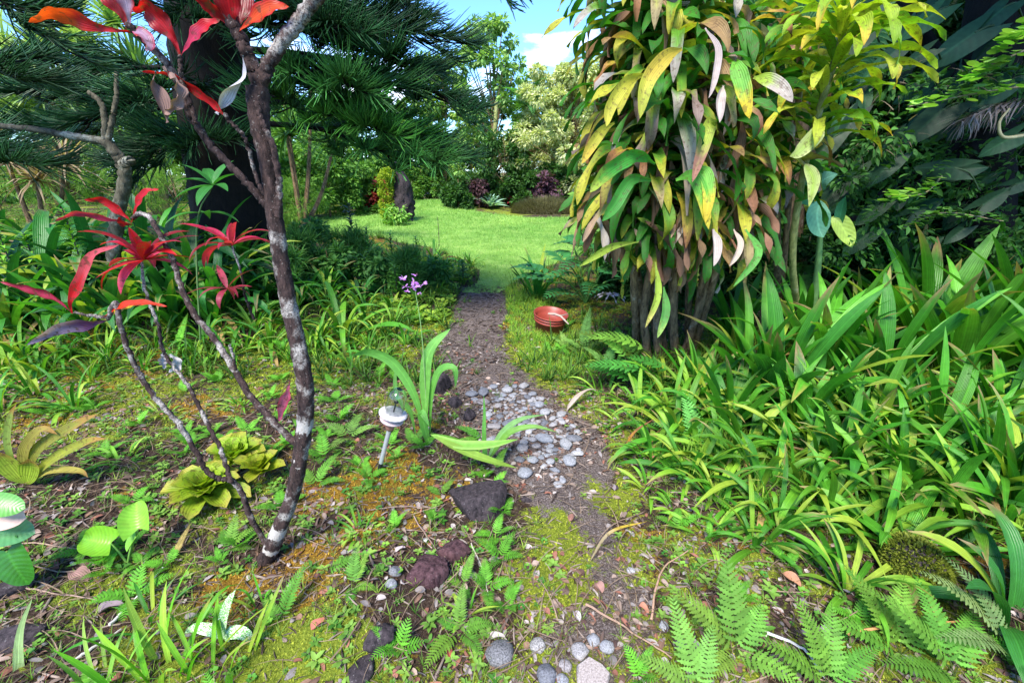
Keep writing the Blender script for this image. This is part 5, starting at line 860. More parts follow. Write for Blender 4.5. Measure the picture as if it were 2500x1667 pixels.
# ------------------------------------------------------------------ Norfolk pine
gb = P(600, 680, 5.2); gb[2] = float(H(gb[0], gb[1])); pine = empty('norfolk_pine', gb, 'huge dark Norfolk pine with curved whip like needles and near black trunk', 'pine tree')
mb = MB(); tube(mb, smooth([gb+[0, 0, -.1], P(575, 500, 5.2), P(530, 250, 5.2), P(500, 0, 5.1), P(480, -300, 5.0)], 40), [.50, .42, .36, .32, .28], 20, W1, .08); part('trunk', mb, M['barkb'], pine)
def whips(m, a, b, n, L, col, seed, droop_up=.9, spread=.78):
    """whip leaves along segment a->b, curving up and forward, on all sides"""
    q = np.random.default_rng(seed); d = nrm(b-a); s = nrm(np.cross(d, [0, 0, 1.])); u = np.cross(s, d); t = q.random(n)**.8
    ph = q.uniform(-1.9, 1.9, n)*1.0+np.where(q.random(n) < .5, 0, np.pi)   # mostly sideways
    lat = np.cos(ph)[:, None]*s+np.abs(np.sin(ph))[:, None]*u*q.uniform(-.3, .6, (n, 1)); sp = q.uniform(spread*.45, spread*1.1, n)[:, None]
    D = nrm(d*np.cos(sp)+lat*np.sin(sp)); P0 = a+(b-a)*t[:, None]; Ln = L*(1-.45*t)*q.uniform(.7, 1.15, n); K = 7
    tt = np.linspace(0, 1, K+1); up = np.array([0, 0, 1.])
    X = P0[:, None]+Ln[:, None, None]*(D[:, None]*tt[None, :, None]+(up*droop_up*q.choice([.6, .35, -.3], (n, 1), p=[.55, .3, .15])+d*.25)[:, None]*(tt**2)[None, :, None])
    X += .02*Ln[:, None, None]*(q.random(X.shape)-.5)
    Tn = nrm(np.gradient(X, axis=1)); A = nrm(np.cross(Tn, [.3, .2, 1.])); B = np.cross(Tn, A); r = (.0046*np.array([1, 1, 1, 1, .95, .9, .75, .3]))[None, :, None]
    R3 = np.stack([X+r*(A*math.cos(th)+B*math.sin(th)) for th in (0, 2.09, 4.19)], 2)  # n,K+1,3,3
    c = varcol(n, np.array(col)*.6, np.array(col)*1.5, q); C = np.repeat(c, (K+1)*3, 0)*(np.tile(np.repeat(.8+.5*tt, 3), n)[:, None])
    i = (np.arange(n)*(K+1)*3)[:, None, None]+(np.arange(K)*3)[None, :, None]+np.arange(3)[None, None]; j = np.array([1, 2, 0])-np.arange(3)
    F = np.stack([i, i+j, i+j+3, i+3], -1).reshape(-1, 4); m.add(R3.reshape(-1, 3), F, C)
PC, PB = (.014, .06, .018), (.04, .15, .03)  # PB paints the sunlit boughs a brighter green, PC the dark rest
def pbranch(s, e, r, nf, fl, dens, col, seed, sag=.1, L=.36):
    q = random.Random(seed); mb = MB(); mid = (s+e)/2+[0, 0, sag]; c = smooth([s, mid, e], 24); tube(mb, c, [r, r*.3], 7, (1, 1, 1), .2); m = MB(); d = nrm(e-s); sd = nrm(np.cross(d, [0, 0, 1.]))
    whips(m, c[16], c[24]+d*.05, int(dens*1.9), L, col, seed); whips(m, c[9], c[17], int(dens*.9), L*.8, col, seed+1)
    for k in range(nf):
        t = .30+.68*k/nf; i = int(t*24); sg = 1 if k % 2 else -1; a = c[i]; dir_ = nrm(d*q.uniform(.5, 1)+sd*sg*q.uniform(.5, 1.0)+np.array([0, 0, q.uniform(-.35, .25)])); b = a+dir_*fl*q.uniform(.6, 1.1)
        tube(mb, smooth([a, (a+b)/2+[0, 0, -.03], b], 6), [r*.3, .006], 5, (1, 1, 1)); whips(m, a+(b-a)*.25, b, int(dens*1.35), L*q.uniform(.8, 1.1), np.array(col)*q.uniform(.7, 1.3), seed*31+k)
    br = part('branch', mb, M['barkb'], pine); part('needles', m, M['needle'], br)
def T(u, v): return P(u, v, 5.1)
BR = [((620, 230), (1100, 385, 4.2), .035, 12, .62, 50, PB), ((600, 120), (1130, 250, 4.4), .035, 12, .6, 44, PC), ((600, 40), (1070, 90, 4.6), .03, 11, .6, 44, PC), ((620, 150), (900, 230, 3.9), .03, 10, .5, 50, PB), ((620, 300), (1000, 400, 4.3), .03, 10, .5, 40, PB), ((600, 60), (880, 80, 3.8), .03, 10, .55, 46, PC),
      ((640, 250), (960, 330, 4.0), .03, 10, .5, 50, (.045, .17, .02)), ((580, -60), (960, -20, 4.3), .03, 10, .55, 44, PC), ((560, 0), (760, 40, 3.8), .03, 9, .5, 44, PC),
      ((540, 250), (120, 330, 4.6), .03, 10, .55, 40, PC), ((540, 170), (40, 230, 4.6), .03, 10, .5, 34, PC), ((540, 300), (330, 410, 4.4), .025, 8, .5, 40, PC), ((540, 200), (300, 260, 4.1), .025, 8, .5, 36, PC), ((520, -60), (330, -30, 4.0), .025, 8, .5, 44, PC), ((560, 330), (450, 360, 4.2), .02, 7, .4, 40, PC),
      ((520, 0), (420, 60, 4.2), .02, 7, .4, 40, PC), ((600, 0), (690, 130, 4.3), .02, 7, .4, 40, PC), ((600, 200), (740, 280, 4.2), .02, 8, .45, 44, PC), ((620, 60), (1000, 170, 4.2), .03, 10, .5, 46, PC)]
for i, (s, e, r, nf, fl, de, c) in enumerate(BR): pbranch(T(*s), P(*e), r, nf, fl, de, c, 500+i)
pbranch(P(950, -260, 3.6), P(1230, -5, 3.0), .02, 5, .3, 34, PC, 601, sag=.15, L=.2); pbranch(P(-100, -60, 3.2), P(60, 60, 3.0), .02, 7, .4, 46, PC, 602, sag=.05, L=.26); pbranch(P(-250, 150, 3.8), P(30, 190, 3.6), .02, 7, .4, 40, PC, 603)
pbranch(P(-250, 350, 3.8), P(60, 400, 3.6), .02, 8, .4, 36, PC, 604)
# grey small tree at left
g = P(290, 700, 3.9); g[2] = float(H(g[0], g[1])); o = empty('plumeria', g, 'small grey barked tree with a cut branch stub in front of the pine', 'tree'); A_ = dict(par=o, mat='barkg')
branch([(285, 720), (278, 620), (288, 520), (306, 430), (290, 385), (258, 345)], .055, .04, 3.9, 3.8, 'trunk', **A_); branch([(262, 348), (190, 335), (90, 318), (-60, 300)], .03, .018, 3.8, 3.7, **A_); branch([(256, 345), (256, 290), (245, 250), (215, 225)], .025, .016, 3.8, 3.8, **A_); branch([(264, 340), (276, 280), (285, 230), (283, 170)], .022, .014, 3.8, 3.85, **A_); branch([(300, 400), (312, 395), (320, 392)], .035, .033, 3.75, 3.72, 'branch_stub', **A_)
g = P(430, 640, 3.3); g[2] = float(H(g[0], g[1])); o = empty('leafy_seedling', g, 'seedling with broad pointed leaves in front of the pine trunk', 'plant'); mb = MB(); st = P(520, 452, 3.3); tube(mb, smooth([g, P(480, 560, 3.3), st], 10), [.008, .004], 5, (.08, .15, .04)); part('stem', mb, M['stem'], o); m = MB()
for a, e, l in [(0.2, .6, .2), (1.2, .9, .26), (2.2, .6, .3), (2.9, .3, .32), (3.8, -.1, .26), (4.8, -.2, .28), (5.6, .1, .24), (3.3, .9, .22)]: strap(m, st, a, e, l, .075, .6, n=8, kind='lance', col=(.04, .18, .03))
for a in (0, 2, 4): strap(m, P(495, 520, 3.3), a, .1, .26, .06, .9, n=8, kind='lance', col=(.05, .2, .03))
part('leaves', m, M['leaf'], o)

# ------------------------------------------------------------------ generic crowns
def crown(m, cs, n, ls, lo, hi, q, tpl=T_leaf, zlo=-.4, flat=.8, shell=.5):
    cs = np.asarray(cs, float); k = q.integers(0, len(cs), n); d = rdirs(n, -1, 1, q); rr = (shell+(1-shell)*q.random((n, 1)))**.7
    pos = cs[k, :3]+d*cs[k, 3:4]*rr*[1, 1, flat]; X, Y, Z = frames(nrm(d+rdirs(n, -1, .3, q)*.8), jit=.7, r=q)
    stamp(m, tpl, pos, X, Y, Z, ls*q.uniform(.6, 1.3, n), varcol(n, lo, hi, q))
def tree(u, v, Y, top, wpx, lab, cat='tree', lo=(.03, .1, .01), hi=(.12, .28, .03), n=6000, ls=.14, name='broadleaf_tree', seed=0, tr=.06, tpl=T_leaf, cl=26, grp=None, trunk=True, low=.25, mat='soft', sp=.22):
    q = np.random.default_rng(seed+900); g = P(u, v, Y); g[2] = float(H(g[0], g[1])); tz = P(u, top, Y)[2]; h = max(tz-g[2], .3); w = wpx/FPX*math.hypot(g[0], Y)*.5
    o = empty(name, g, lab, cat, grp); cs = []
    for i in range(cl):
        a = q.uniform(0, 6.28); zz = q.uniform(low, 1)**.9; rr = w*(1-.5*max(0, zz-.5)*1.6)*math.sqrt(q.random()); cs.append((g[0]+rr*math.cos(a), g[1]+rr*math.sin(a)*.8, g[2]+h*zz*.93, max(w, h*.4)*sp*q.uniform(.6, 1.3)))
    mb = MB(); tube(mb, smooth([g+[0, 0, -.1], g+[.05*h*.3, 0, h*.5], g+[0, 0, h*.9]], 12), [tr, tr*.6, tr*.25], 8, W1, .2)
    for c in cs[::2]: b = g+[0, 0, max(.1, (c[2]-g[2])*.55)]; tube(mb, smooth([b, (b+np.array(c[:3]))/2+[0, 0, .05], np.array(c[:3])], 6), [tr*.4, tr*.12], 5, W1)
    part('trunk', mb, M['barkt'], o); m = MB(); crown(m, cs, n, ls, lo, hi, q, tpl); part('crown', m, M[mat], o); return o
tree(1205, 480, 19, 20, 190, 'tall slender tree with layered light green leaves against the sky', 'tree', (.12, .28, .05), (.36, .52, .16), 9000, .19, 'slender_tree', 1, .09, cl=90, low=.14, sp=.085)
tree(1385, 500, 17.9, 135, 300, 'big cream variegated bush behind the far flower bed', 'bush', (.34, .40, .14), (.74, .74, .42), 42000, .15, 'variegated_bush', 2, .05, T_leafs, 170, low=.12, sp=.12)
tree(1300, 470, 22, 215, 160, 'bright green bush behind the tree fern', 'bush', (.06, .2, .02), (.2, .38, .06), 5000, .22, 'broadleaf_bush', 3)
tree(1090, 440, 24, 120, 180, 'leafy tree left of the slender tree on the far side', 'tree', (.05, .16, .02), (.24, .38, .06), 7000, .24, 'broadleaf_tree', 4, low=.15)
tree(1150, 470, 21, 250, 120, 'yellow green shrub behind the slender tree trunk', 'bush', (.1, .24, .02), (.34, .46, .08), 4500, .2, 'broadleaf_bush', 5, low=.1)
tree(1000, 460, 24, 220, 190, 'round mid green tree behind the pine branch tips', 'tree', (.05, .15, .02), (.16, .32, .05), 7000, .24, 'broadleaf_tree', 6, low=.1)
tree(1275, 430, 26, 190, 130, 'thin leaved tree seen between slender tree and cream bush', 'tree', (.14, .22, .12), (.34, .42, .24), 1500, .2, 'broadleaf_tree', 7, low=.3)
for i, (u, t_, w_) in enumerate([(860, 260, 260), (700, 230, 260), (560, 200, 260), (400, 160, 280), (230, 170, 280), (60, 150, 300), (-120, 130, 300), (1480, 170, 220), (1600, 120, 260), (1780, 90, 280), (1950, 80, 260)]):
    tree(u, 470, 20+i % 3, t_, w_, 'tall mixed green tree in the background row', 'tree', (.03, .11, .015), (.15, .30, .05), 7500, .27, 'broadleaf_tree', 20+i, grp='background trees beyond the garden', low=.05, tpl=T_leafs)
for i, (u, v, Y, t_, w_) in enumerate([(700, 480, 13, 330, 150), (800, 480, 14, 370, 140), (880, 480, 15, 400, 120), (640, 480, 12, 300, 140), (1030, 470, 20, 400, 90), (760, 480, 16, 280, 200), (950, 470, 18, 380, 110)]):
    tree(u, v, Y, t_, w_, 'leafy green shrub at the far left side of the lawn', 'bush', (.04, .13, .02), (.18, .36, .05), 5000, .14, 'broadleaf_bush', 50+i, grp='shrubs along the far left of the lawn', low=.02, tr=.03)
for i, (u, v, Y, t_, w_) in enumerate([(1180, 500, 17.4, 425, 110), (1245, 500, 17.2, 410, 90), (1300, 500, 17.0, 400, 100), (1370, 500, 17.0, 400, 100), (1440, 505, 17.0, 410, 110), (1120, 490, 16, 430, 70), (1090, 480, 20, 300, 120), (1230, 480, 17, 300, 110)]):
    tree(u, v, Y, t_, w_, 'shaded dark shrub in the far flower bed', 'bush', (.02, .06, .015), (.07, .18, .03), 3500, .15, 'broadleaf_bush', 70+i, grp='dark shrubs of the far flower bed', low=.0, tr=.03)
tree(930, 480, 15, 440, 46, 'red leaved cordyline shrub behind the lawn on the left', 'bush', (.10, .01, .01), (.34, .05, .03), 900, .16, 'red_shrub', 81, tr=.03, low=0); tree(1330, 515, 16.5, 420, 70, 'purple black leaved shrub behind the red bromeliads', 'bush', (.03, .01, .02), (.20, .10, .14), 1400, .14, 'purple_shrub', 82, tr=.03, low=.1); tree(1170, 505, 16.5, 440, 60, 'dull purple shrub at the foot of the slender tree', 'bush', (.03, .015, .02), (.14, .07, .08), 1200, .13, 'purple_shrub', 83, tr=.03, low=.1)
# tree ferns
def tfern(u, v, Y, top, L, n, lab, col, seed):
    g = P(u, v, Y); g[2] = float(H(g[0], g[1])); tz = P(u, top, Y)[2]; o = empty('tree_fern', g, lab, 'tree fern'); mb = MB(); tube(mb, [g, (g[0], g[1], tz)], [.12, .09], 9, W1, .3); part('trunk', mb, M['barkt'], o); m = MB(); q = random.Random(seed)
    for i in range(n): frond(m, (g[0], g[1], tz), i*2.4, q.uniform(.3, 1.0), L*q.uniform(.8, 1.1), L*.22, q.uniform(1.0, 1.8), 26, np.array(col)*q.uniform(.8, 1.2), False)
    part('fronds', m, M['fern'], o)
tfern(1290, 480, 18.4, 262, 1.5, 14, 'tree fern with drooping fronds between slender tree and cream bush', (.12, .34, .10), 1); tfern(1262, 480, 18.4, 375, 1.2, 10, 'lower tree fern at the left of the cream bush', (.14, .36, .06), 2)
# bromeliads, grass mound in the far bed, stump
for u, v, c, lab in [(1255, 505, (.34, .03, .05), 'dark red bromeliad at the left of the pair on the far bed'), (1298, 503, (.75, .10, .16), 'bright pinkish red bromeliad right of the darker one'), (1196, 510, (.30, .50, .38), 'pale blue green bromeliad at the left corner of the far bed')]: cup(G(u, v)+[0, 0, .05], 34, .62, c, lab, int(u), Wd=.13, tipc=c, mat='soft')
gm = G(1330, 520); m = MB(); X_, Y_, Z_ = frames(rdirs(2600, -.1, 1)); x_ = nrm(X_*[1, 1, .8]); pos = gm+x_*[1.0, .5, .35]; stamp(m, T_tuft, pos[:1500], *frames(nrm(x_[:1500]+[0, -.3, -.6]), x_[:1500]), np.full(1500, .30), varcol(1500, (.08, .07, .03), (.26, .24, .12))); tag(m.build('grass_mound', M['soft'], None, gm), 'mound of brown wispy grass at the edge of the far bed', 'grass mound')
gs_ = G(985, 540); o = empty('tree_stump', gs_, 'short thick rough trunk with moss standing on the lawn', 'tree stump'); mb = MB(); hh = P(985, 400, gs_[1])[2]; tube(mb, smooth([gs_+[0, 0, -.1], gs_+[.03, 0, .5], gs_+[.05, 0, 1.05], gs_+[-.1, 0, 1.35], gs_+[-.15, 0, hh]], 26), [.26, .29, .22, .13, .11, .10], 22, W1, .55); part('trunk', mb, M['lava'], o)
m = MB(); q = np.random.default_rng(3); crown(m, [(gs_[0]-.35, gs_[1]-.2, gs_[2]+z, .22) for z in (.25, .5, .8, 1.1)]+[(gs_[0]-.25, gs_[1]-.3, gs_[2]+1.25, .18)], 3500, .06, (.10, .2, .01), (.42, .50, .03), q, T_leafs); part('moss_tufts', m, M['soft'], o)
tree(968, 552, 12.2, 500, 50, 'small fern like plant at the foot of the rough trunk', 'plant', (.1, .3, .03), (.3, .5, .1), 500, .14, 'leafy_plant', 88, tr=.015, low=0, trunk=False)
pnb = MB(); tube(pnb, smooth([P(1210, 505, 17.2), P(1206, 380, 17.2), P(1212, 250, 17.2)], 12), [.09, .06], 8, W1, .1); tag(pnb.build('bare_pole_trunk', M['cane'], None, G(1210, 505)), 'pale bamboo like stem in front of the slender tree', 'stem')
# spiky pandanus-like trees in the left background
def spiky_tree(cs, L, lab, lo, hi, seed, Wl=1, n=60, grp=None, base=None, tpl=T_needle):
    q = np.random.default_rng(seed); c0 = P(*cs[0]); b = np.array([c0[0], c0[1], float(H(c0[0], c0[1]))]); o = empty('spiky_tree', b, lab, 'tree', grp); mb = MB(); m = MB()
    for c in cs:
        p = P(*c); tube(mb, smooth([b, (b+p)/2+[0, 0, -.2], p], 10), [.045, .022], 7, W1, .1); d = rdirs(n, -.5, 1, q); X, Y, Z = frames(d); stamp(m, tpl, np.tile(p, (n, 1)), X, Y, Z, L*q.uniform(.7, 1.1, n), varcol(n, lo, hi, q))
    part('trunk', mb, M['barkt'], o); part('leaves', m, M['soft'], o)
spiky_tree([(30, 170, 8), (110, 130, 8), (110, 230, 8), (190, 110, 8.5), (60, 280, 8), (-60, 220, 8), (150, 300, 8.2)], 1.0, 'pale green spiky leaved tree at the far left behind the pine boughs', (.18, .32, .08), (.46, .58, .22), 5, n=110)
spiky_tree([(280, 60, 9), (340, 180, 9), (230, 190, 9), (250, 320, 9), (380, 300, 9)], 1.0, 'spiky leaved tree seen through the pine left of the trunk', (.10, .24, .06), (.34, .48, .16), 6, n=100)
spiky_tree([(700, 330, 8), (760, 200, 8.5), (690, 220, 8.5), (820, 330, 9)], .8, 'spiky shrub glimpsed through the pine right of its trunk', (.03, .10, .02), (.12, .26, .06), 7, n=90)
spiky_tree([(20, 400, 6.5), (90, 440, 6.5), (160, 400, 6.8)], .6, 'dry tan leaved plant behind the left bed', (.20, .14, .08), (.45, .34, .2), 8, n=90)
for i, (u, Y, t_, w_) in enumerate([(680, 8, 430, 130), (740, 9, 440, 130), (620, 8, 420, 120), (450, 8, 380, 160), (330, 8, 400, 160), (180, 8, 400, 170), (20, 8, 380, 170), (-120, 8, 350, 170)]):
    tree(u, 560, Y, t_, w_, 'low sunlit shrub behind the left bed', 'bush', (.05, .16, .02), (.22, .40, .05), 5000, .09, 'broadleaf_bush', 120+i, grp='low shrubs behind the left bed', low=0, tr=.02, tpl=T_needle)
for i, (u, v, Y, t_, w_) in enumerate([(760, 590, 6.2, 540, 110), (850, 610, 5.8, 570, 100), (800, 640, 5.2, 600, 120), (720, 620, 5.2, 560, 100), (920, 650, 5.3, 610, 80), (990, 660, 5.4, 620, 80), (1060, 670, 5.6, 635, 70), (690, 680, 4.6, 600, 90)]):
    tree(u, v, Y, t_, w_, 'dark small leaved shrub in the bed behind the ti trunk', 'bush', (.03, .12, .03), (.13, .32, .06), (1500, 420)[i % 2], (.08, .22)[i % 2], 'small_leaf_shrub', 140+i, grp='dark small leaved shrubs behind the ti trunk', low=0, tr=.012, tpl=(T_leaf, T_tuft)[i % 2])

# ------------------------------------------------------------------ right side: dark thicket, philodendrons, palm, banana
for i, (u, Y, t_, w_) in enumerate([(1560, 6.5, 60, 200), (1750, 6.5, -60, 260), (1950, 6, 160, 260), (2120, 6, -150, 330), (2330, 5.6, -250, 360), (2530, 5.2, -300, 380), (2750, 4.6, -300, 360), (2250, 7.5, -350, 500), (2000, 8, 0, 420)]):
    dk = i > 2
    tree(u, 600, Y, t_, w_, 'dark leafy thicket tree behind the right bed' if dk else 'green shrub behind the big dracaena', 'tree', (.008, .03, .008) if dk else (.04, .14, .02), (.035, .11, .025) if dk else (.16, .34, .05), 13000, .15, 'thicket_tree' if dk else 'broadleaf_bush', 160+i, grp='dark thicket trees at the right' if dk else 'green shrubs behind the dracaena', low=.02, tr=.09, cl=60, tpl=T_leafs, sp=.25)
for i, (u, Y, t_, w_) in enumerate([(1500, 5.3, 560, 130), (1620, 4.8, 590, 130), (1800, 4.6, 560, 150), (1950, 4.6, 560, 160), (2120, 4.4, 500, 170), (2280, 4.3, 470, 180), (2450, 4.0, 440, 200), (2620, 3.8, 420, 200)]):
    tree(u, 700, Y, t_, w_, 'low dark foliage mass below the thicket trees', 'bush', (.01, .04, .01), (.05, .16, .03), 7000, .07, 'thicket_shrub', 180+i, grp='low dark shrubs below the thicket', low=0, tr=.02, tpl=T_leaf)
gt = P(2420, 700, 4.0); gt[2] = float(H(gt[0], gt[1])); o = empty('leaning_tree', gt, 'leaning dark trunk wrapped in large arrow shaped climber leaves at right', 'tree'); mb = MB(); tube(mb, smooth([gt, P(2400, 400, 4.0), P(2420, 100, 4.1), P(2460, -200, 4.2)], 24), [.22, .18, .17], 14, W1, .15); part('trunk', mb, M['barkb'], o)
for (a, b, r) in [((2050, 560), (2420, 330), .05), ((2150, 480), (2500, 230), .04), ((2250, 520), (2520, 420), .04), ((2200, 0), (2420, 300), .05)]: mb = MB(); tube(mb, smooth([P(*a, 4.3), P((a[0]+b[0])/2, (a[1]+b[1])/2+15, 4.0), P(*b, 3.9)], 12), r, 8, W1, .2); part('branch', mb, M['barkb'], o)
def arrow(u, v, Y, s, ang, face, col=(.045, .10, .06)):
    m = MB(); c = P(u, v, Y); vd = nrm(CAM-c); rt = np.array([1., 0, 0]); up = np.array([0, 0, 1.]); d = rt*math.cos(ang)+up*math.sin(ang)+vd*face; n_ = nrm(vd+np.array([-.2, 0, .7])); t = np.linspace(0, 1, 15); a = np.linspace(-1, 1, 9)
    d = nrm(d-n_*np.dot(d, n_)); y = np.cross(n_, d); A, T_ = np.meshgrid(a, t); w = .36*np.sin(np.pi*np.clip(.30+.70*T_, 0, 1))**.9; w[-1] = .003
    V = c+s*((T_-.55*np.abs(A)**.8*(1-T_)**2.6)[..., None]*d+(A*w)[..., None]*y+(-.25*np.abs(A)*w-.15*T_**2+.007*np.sin(T_*34-np.abs(A)*7)+.03*np.sin(T_*7+u*.1)*np.abs(A))[..., None]*n_); i = np.arange(14)[:, None]*9+np.arange(8)[None]
    m.add(V.reshape(-1, 3), np.stack([i, i+1, i+10, i+9], -1).reshape(-1, 4), col, np.stack([A, T_, 0*A], -1).reshape(-1, 3)); tube(m, smooth([c, c-d*s*.35-n_*.05, c-d*s*.6-n_*.25], 6), [.006, .007], 5, (.04, .07, .03)); return m
# canopy added over the thicket, mostly above the frame, to keep it in shade
for i, (cx, cy, cz, r) in enumerate([(3.0, 2.6, 4.3, .9), (4.2, 2.4, 4.2, 1.0), (5.4, 2.2, 4.0, 1.0), (3.4, 1.4, 4.6, .9), (4.8, 1.2, 4.4, 1.0), (3.2, 3.6, 3.9, .8), (4.4, 3.6, 4.0, 1.0), (5.6, 3.4, 4.0, 1.0)]):
    m = MB(); qq = np.random.default_rng(700+i); crown(m, [(cx+qq.uniform(-.5, .5), cy+qq.uniform(-.5, .5), cz+qq.uniform(-.3, .3), r*.7) for _ in range(4)], 2600, .2, (.015, .05, .012), (.04, .12, .02), qq, T_leafs, shell=.2); part('crown', m, M['soft'], o)
AR = [(2380, 80, 3.5, .42, 3.7, 0), (2300, 270, 3.4, .42, 3.85, 0), (2180, 390, 3.5, .30, 4.2, 0), (2330, 410, 3.3, .34, 2.7, 0), (2310, 420, 3.4, .32, .2, 0), (2230, 520, 3.5, .30, .3, 0), (2090, 280, 3.7, .28, 4.0, 0), (2200, 330, 3.8, .26, 3.9, 0), (2190, 120, 3.8, .3, 4.1, 0), (2230, 60, 3.8, .28, 3.8, 0), (2300, 180, 3.8, .22, 3.9, 0), (2130, 430, 3.8, .24, 3.5, 0), (2460, 200, 3.4, .34, 3.5, 0), (2480, 330, 3.3, .3, 3.3, 0), (2400, 500, 3.4, .28, .2, 0), (2120, 200, 3.9, .26, 4.2, 0), (2450, 20, 3.5, .3, 3.8, 0), (2200, 470, 3.6, .22, 5.0, 0), (2050, 120, 3.9, .26, 4.0, 0), (2260, 600, 3.6, .2, .5, 0), (2350, 560, 3.5, .22, 3.6, 0), (2480, 450, 3.4, .26, .0, 0), (2140, 20, 3.9, .28, 4.3, 0), (2340, 200, 3.7, .26, 4.0, 0), (2160, 560, 3.7, .2, 3.3, 0)]
for i, a in enumerate(AR): part('leaf', arrow(a[0], a[1], a[2], a[3]*.66, a[4]+random.uniform(-.3, .3), random.uniform(-.3, .3), col=np.array((.016, .050, .022))*random.uniform(.6, 1.6)), M['dleaf'], o)
QA = random.Random(21)
for i in range(40): part('leaf', arrow(QA.uniform(2020, 2500), QA.uniform(-20, 600), QA.uniform(3.5, 4.1), QA.uniform(.12, .22), QA.uniform(3.1, 4.6) if QA.random() < .8 else QA.uniform(0, 6), QA.uniform(-.4, .4), col=np.array((.014, .05, .016))*QA.uniform(.5, 1.7)), M['dleaf'], o)
qf = np.random.default_rng(31); m = MB(); cs_ = [tuple(P(qf.uniform(2030, 2520), qf.uniform(180, 640), qf.uniform(3.3, 3.9)))+(qf.uniform(.08, .2),) for _ in range(46)]
crown(m, cs_, 3600, .06, (.02, .07, .015), (.08, .22, .04), qf, T_leaf); crown(m, cs_[:14], 260, .09, (.12, .10, .06), (.26, .20, .14), qf, T_needle); part('climber_foliage', m, M['soft'], o)
# light vine sprays
def spray(pts, Y, lab, n=26, ls=.06, col=((.12, .34, .04), (.3, .5, .1)), seed=0):
    q = np.random.default_rng(seed); c = smooth(pix(pts, Y, Y-.2), 30); b = c[0]; m = MB(); mb = MB(); tube(mb, c, [.006, .003], 5, (.18, .15, .08)); o = empty('vine', b, lab, 'vine'); k = q.integers(3, 30, n*2); d = rdirs(n*2, -.3, .4, q); X, Y_, Z = frames(d, jit=.3); stamp(m, T_disc, c[k]+.06*(q.random((n*2, 3))-.5), X, Y_, Z, ls*q.uniform(.6, 1.2, n*2), varcol(n*2, *col, q)); part('stem', mb, M['stem'], o); part('leaves', m, M['soft'], o)
spray([(2510, 210), (2400, 225), (2300, 245), (2220, 260)], 3.1, 'thin vine with small bright round leaves crossing the dark thicket', seed=1); spray([(2510, 120), (2440, 150), (2390, 170), (2370, 190)], 3.1, 'upper spray of small leaves near the right edge', seed=2); spray([(2300, 430), (2260, 470), (2200, 480), (2170, 480)], 3.3, 'spray of bright leaves below the arrow shaped leaves', seed=3); spray([(2510, 60), (2480, 90), (2470, 110)], 3, 'leafy twig at the top right corner', seed=4); spray([(2200, 560), (2300, 520), (2450, 540)], 3.3, 'leafy vine low in the dark thicket', 50, .04, ((.04, .14, .02), (.12, .28, .05)), seed=5)
m = MB(); q = np.random.default_rng(6); c = smooth(pix([(2560, 240), (2470, 250), (2400, 270), (2340, 300)], 3.3), 20); k = q.integers(0, 20, 120); X, Y, Z = frames(nrm(np.array([-.6, 0, -.8])+.8*rdirs(120, -1, 1, q))); stamp(m, T_needle, c[k], X, Y, Z, .22*q.uniform(.5, 1, 120), varcol(120, (.10, .08, .07), (.34, .29, .28), q)); tag(m.build('dead_frond', M['dry'], None, c[0]), 'dead grey palm frond hanging in the dark thicket', 'palm frond')
m = MB(); tube(m, smooth(pix([(2510, 330), (2450, 335), (2440, 300), (2465, 265)], 3.2), 16), [.012, .006], 7, (.34, .30, .16)); tag(m.build('curved_vine_stem', M['stem'], None, P(2510, 330, 3.2)), 'thick pale hooked vine stem at the right edge', 'vine')
# fan palm behind
gp_ = P(1960, 560, 5.4); gp_[2] = float(H(gp_[0], gp_[1])); o = empty('fan_palm', gp_, 'fan palm with pleated pale green fans behind the dracaena top', 'palm'); mb = MB(); tube(mb, [gp_, P(1960, 200, 5.4)], [.1, .09], 9, W1, .2); part('trunk', mb, M['barkt'], o)
for (u, v, L, a0) in [(1935, 110, .62, 1.57), (2010, 150, .5, .9), (1870, 60, .5, 2.2), (2050, 60, .5, .6)]:
    m = MB(); c = P(u, v, 5.3)
    for k in range(26): a = a0-1.25+2.5*k/25; dirv = np.array([math.cos(a), -.15, math.sin(a)]); Pt = c+dirv*np.linspace(0, L*(1-.12*abs(k-12.5)/12.5), 8)[:, None]+np.array([0, -.1, -.12])*(np.linspace(0, 1, 8)**3)[:, None]; T_ = nrm(np.gradient(Pt, axis=0)); Sd = nrm(np.cross(T_, [0, 1, 0])); ribbon(m, Pt, Sd, np.cross(T_, Sd), .028*np.sin(np.pi*np.linspace(.08, 1, 8))**.5+.001, .8, (.16, .34, .12))
    tube(m, smooth([P(1960, 210, 5.4), c*.5+P(1960, 210, 5.4)*.5+[0, 0, -.03], c], 6), .01, 5, (.15, .28, .08)); part('fan_leaf', m, M['fern'], o)
gb_ = P(2000, 740, 3.5); gb_[2] = float(H(gb_[0], gb_[1])); o = empty('banana_plant', gb_, 'young banana plant with broad blue green torn leaves right of the dracaena', 'plant'); mb = MB(); tube(mb, smooth([gb_, P(1998, 640, 3.4), P(2005, 500, 3.3)], 10), [.03, .015], 8, (.12, .24, .08)); part('stem', mb, M['stem'], o)
for pts, Wd, col in [([(2005, 490), (1995, 520), (2000, 560), (2010, 580)], .15, (.12, .32, .18)), ([(2030, 530), (2050, 545), (2070, 580), (2080, 605)], .12, (.36, .50, .08)), ([(1990, 470), (2010, 440), (2045, 425)], .11, (.14, .34, .22)), ([(2045, 560), (2055, 510), (2065, 480)], .07, (.06, .24, .12)), ([(1985, 500), (1960, 470), (1990, 430)], .09, (.08, .26, .12))]: m = MB(); pathleaf(m, pix(pts, 3.3, 3.2), Wd, col, n=14, kind='lance', roll=.35, ac=4); part('leaf', m, M['dleaf'] if col[0] < .2 else M['heart'], o)
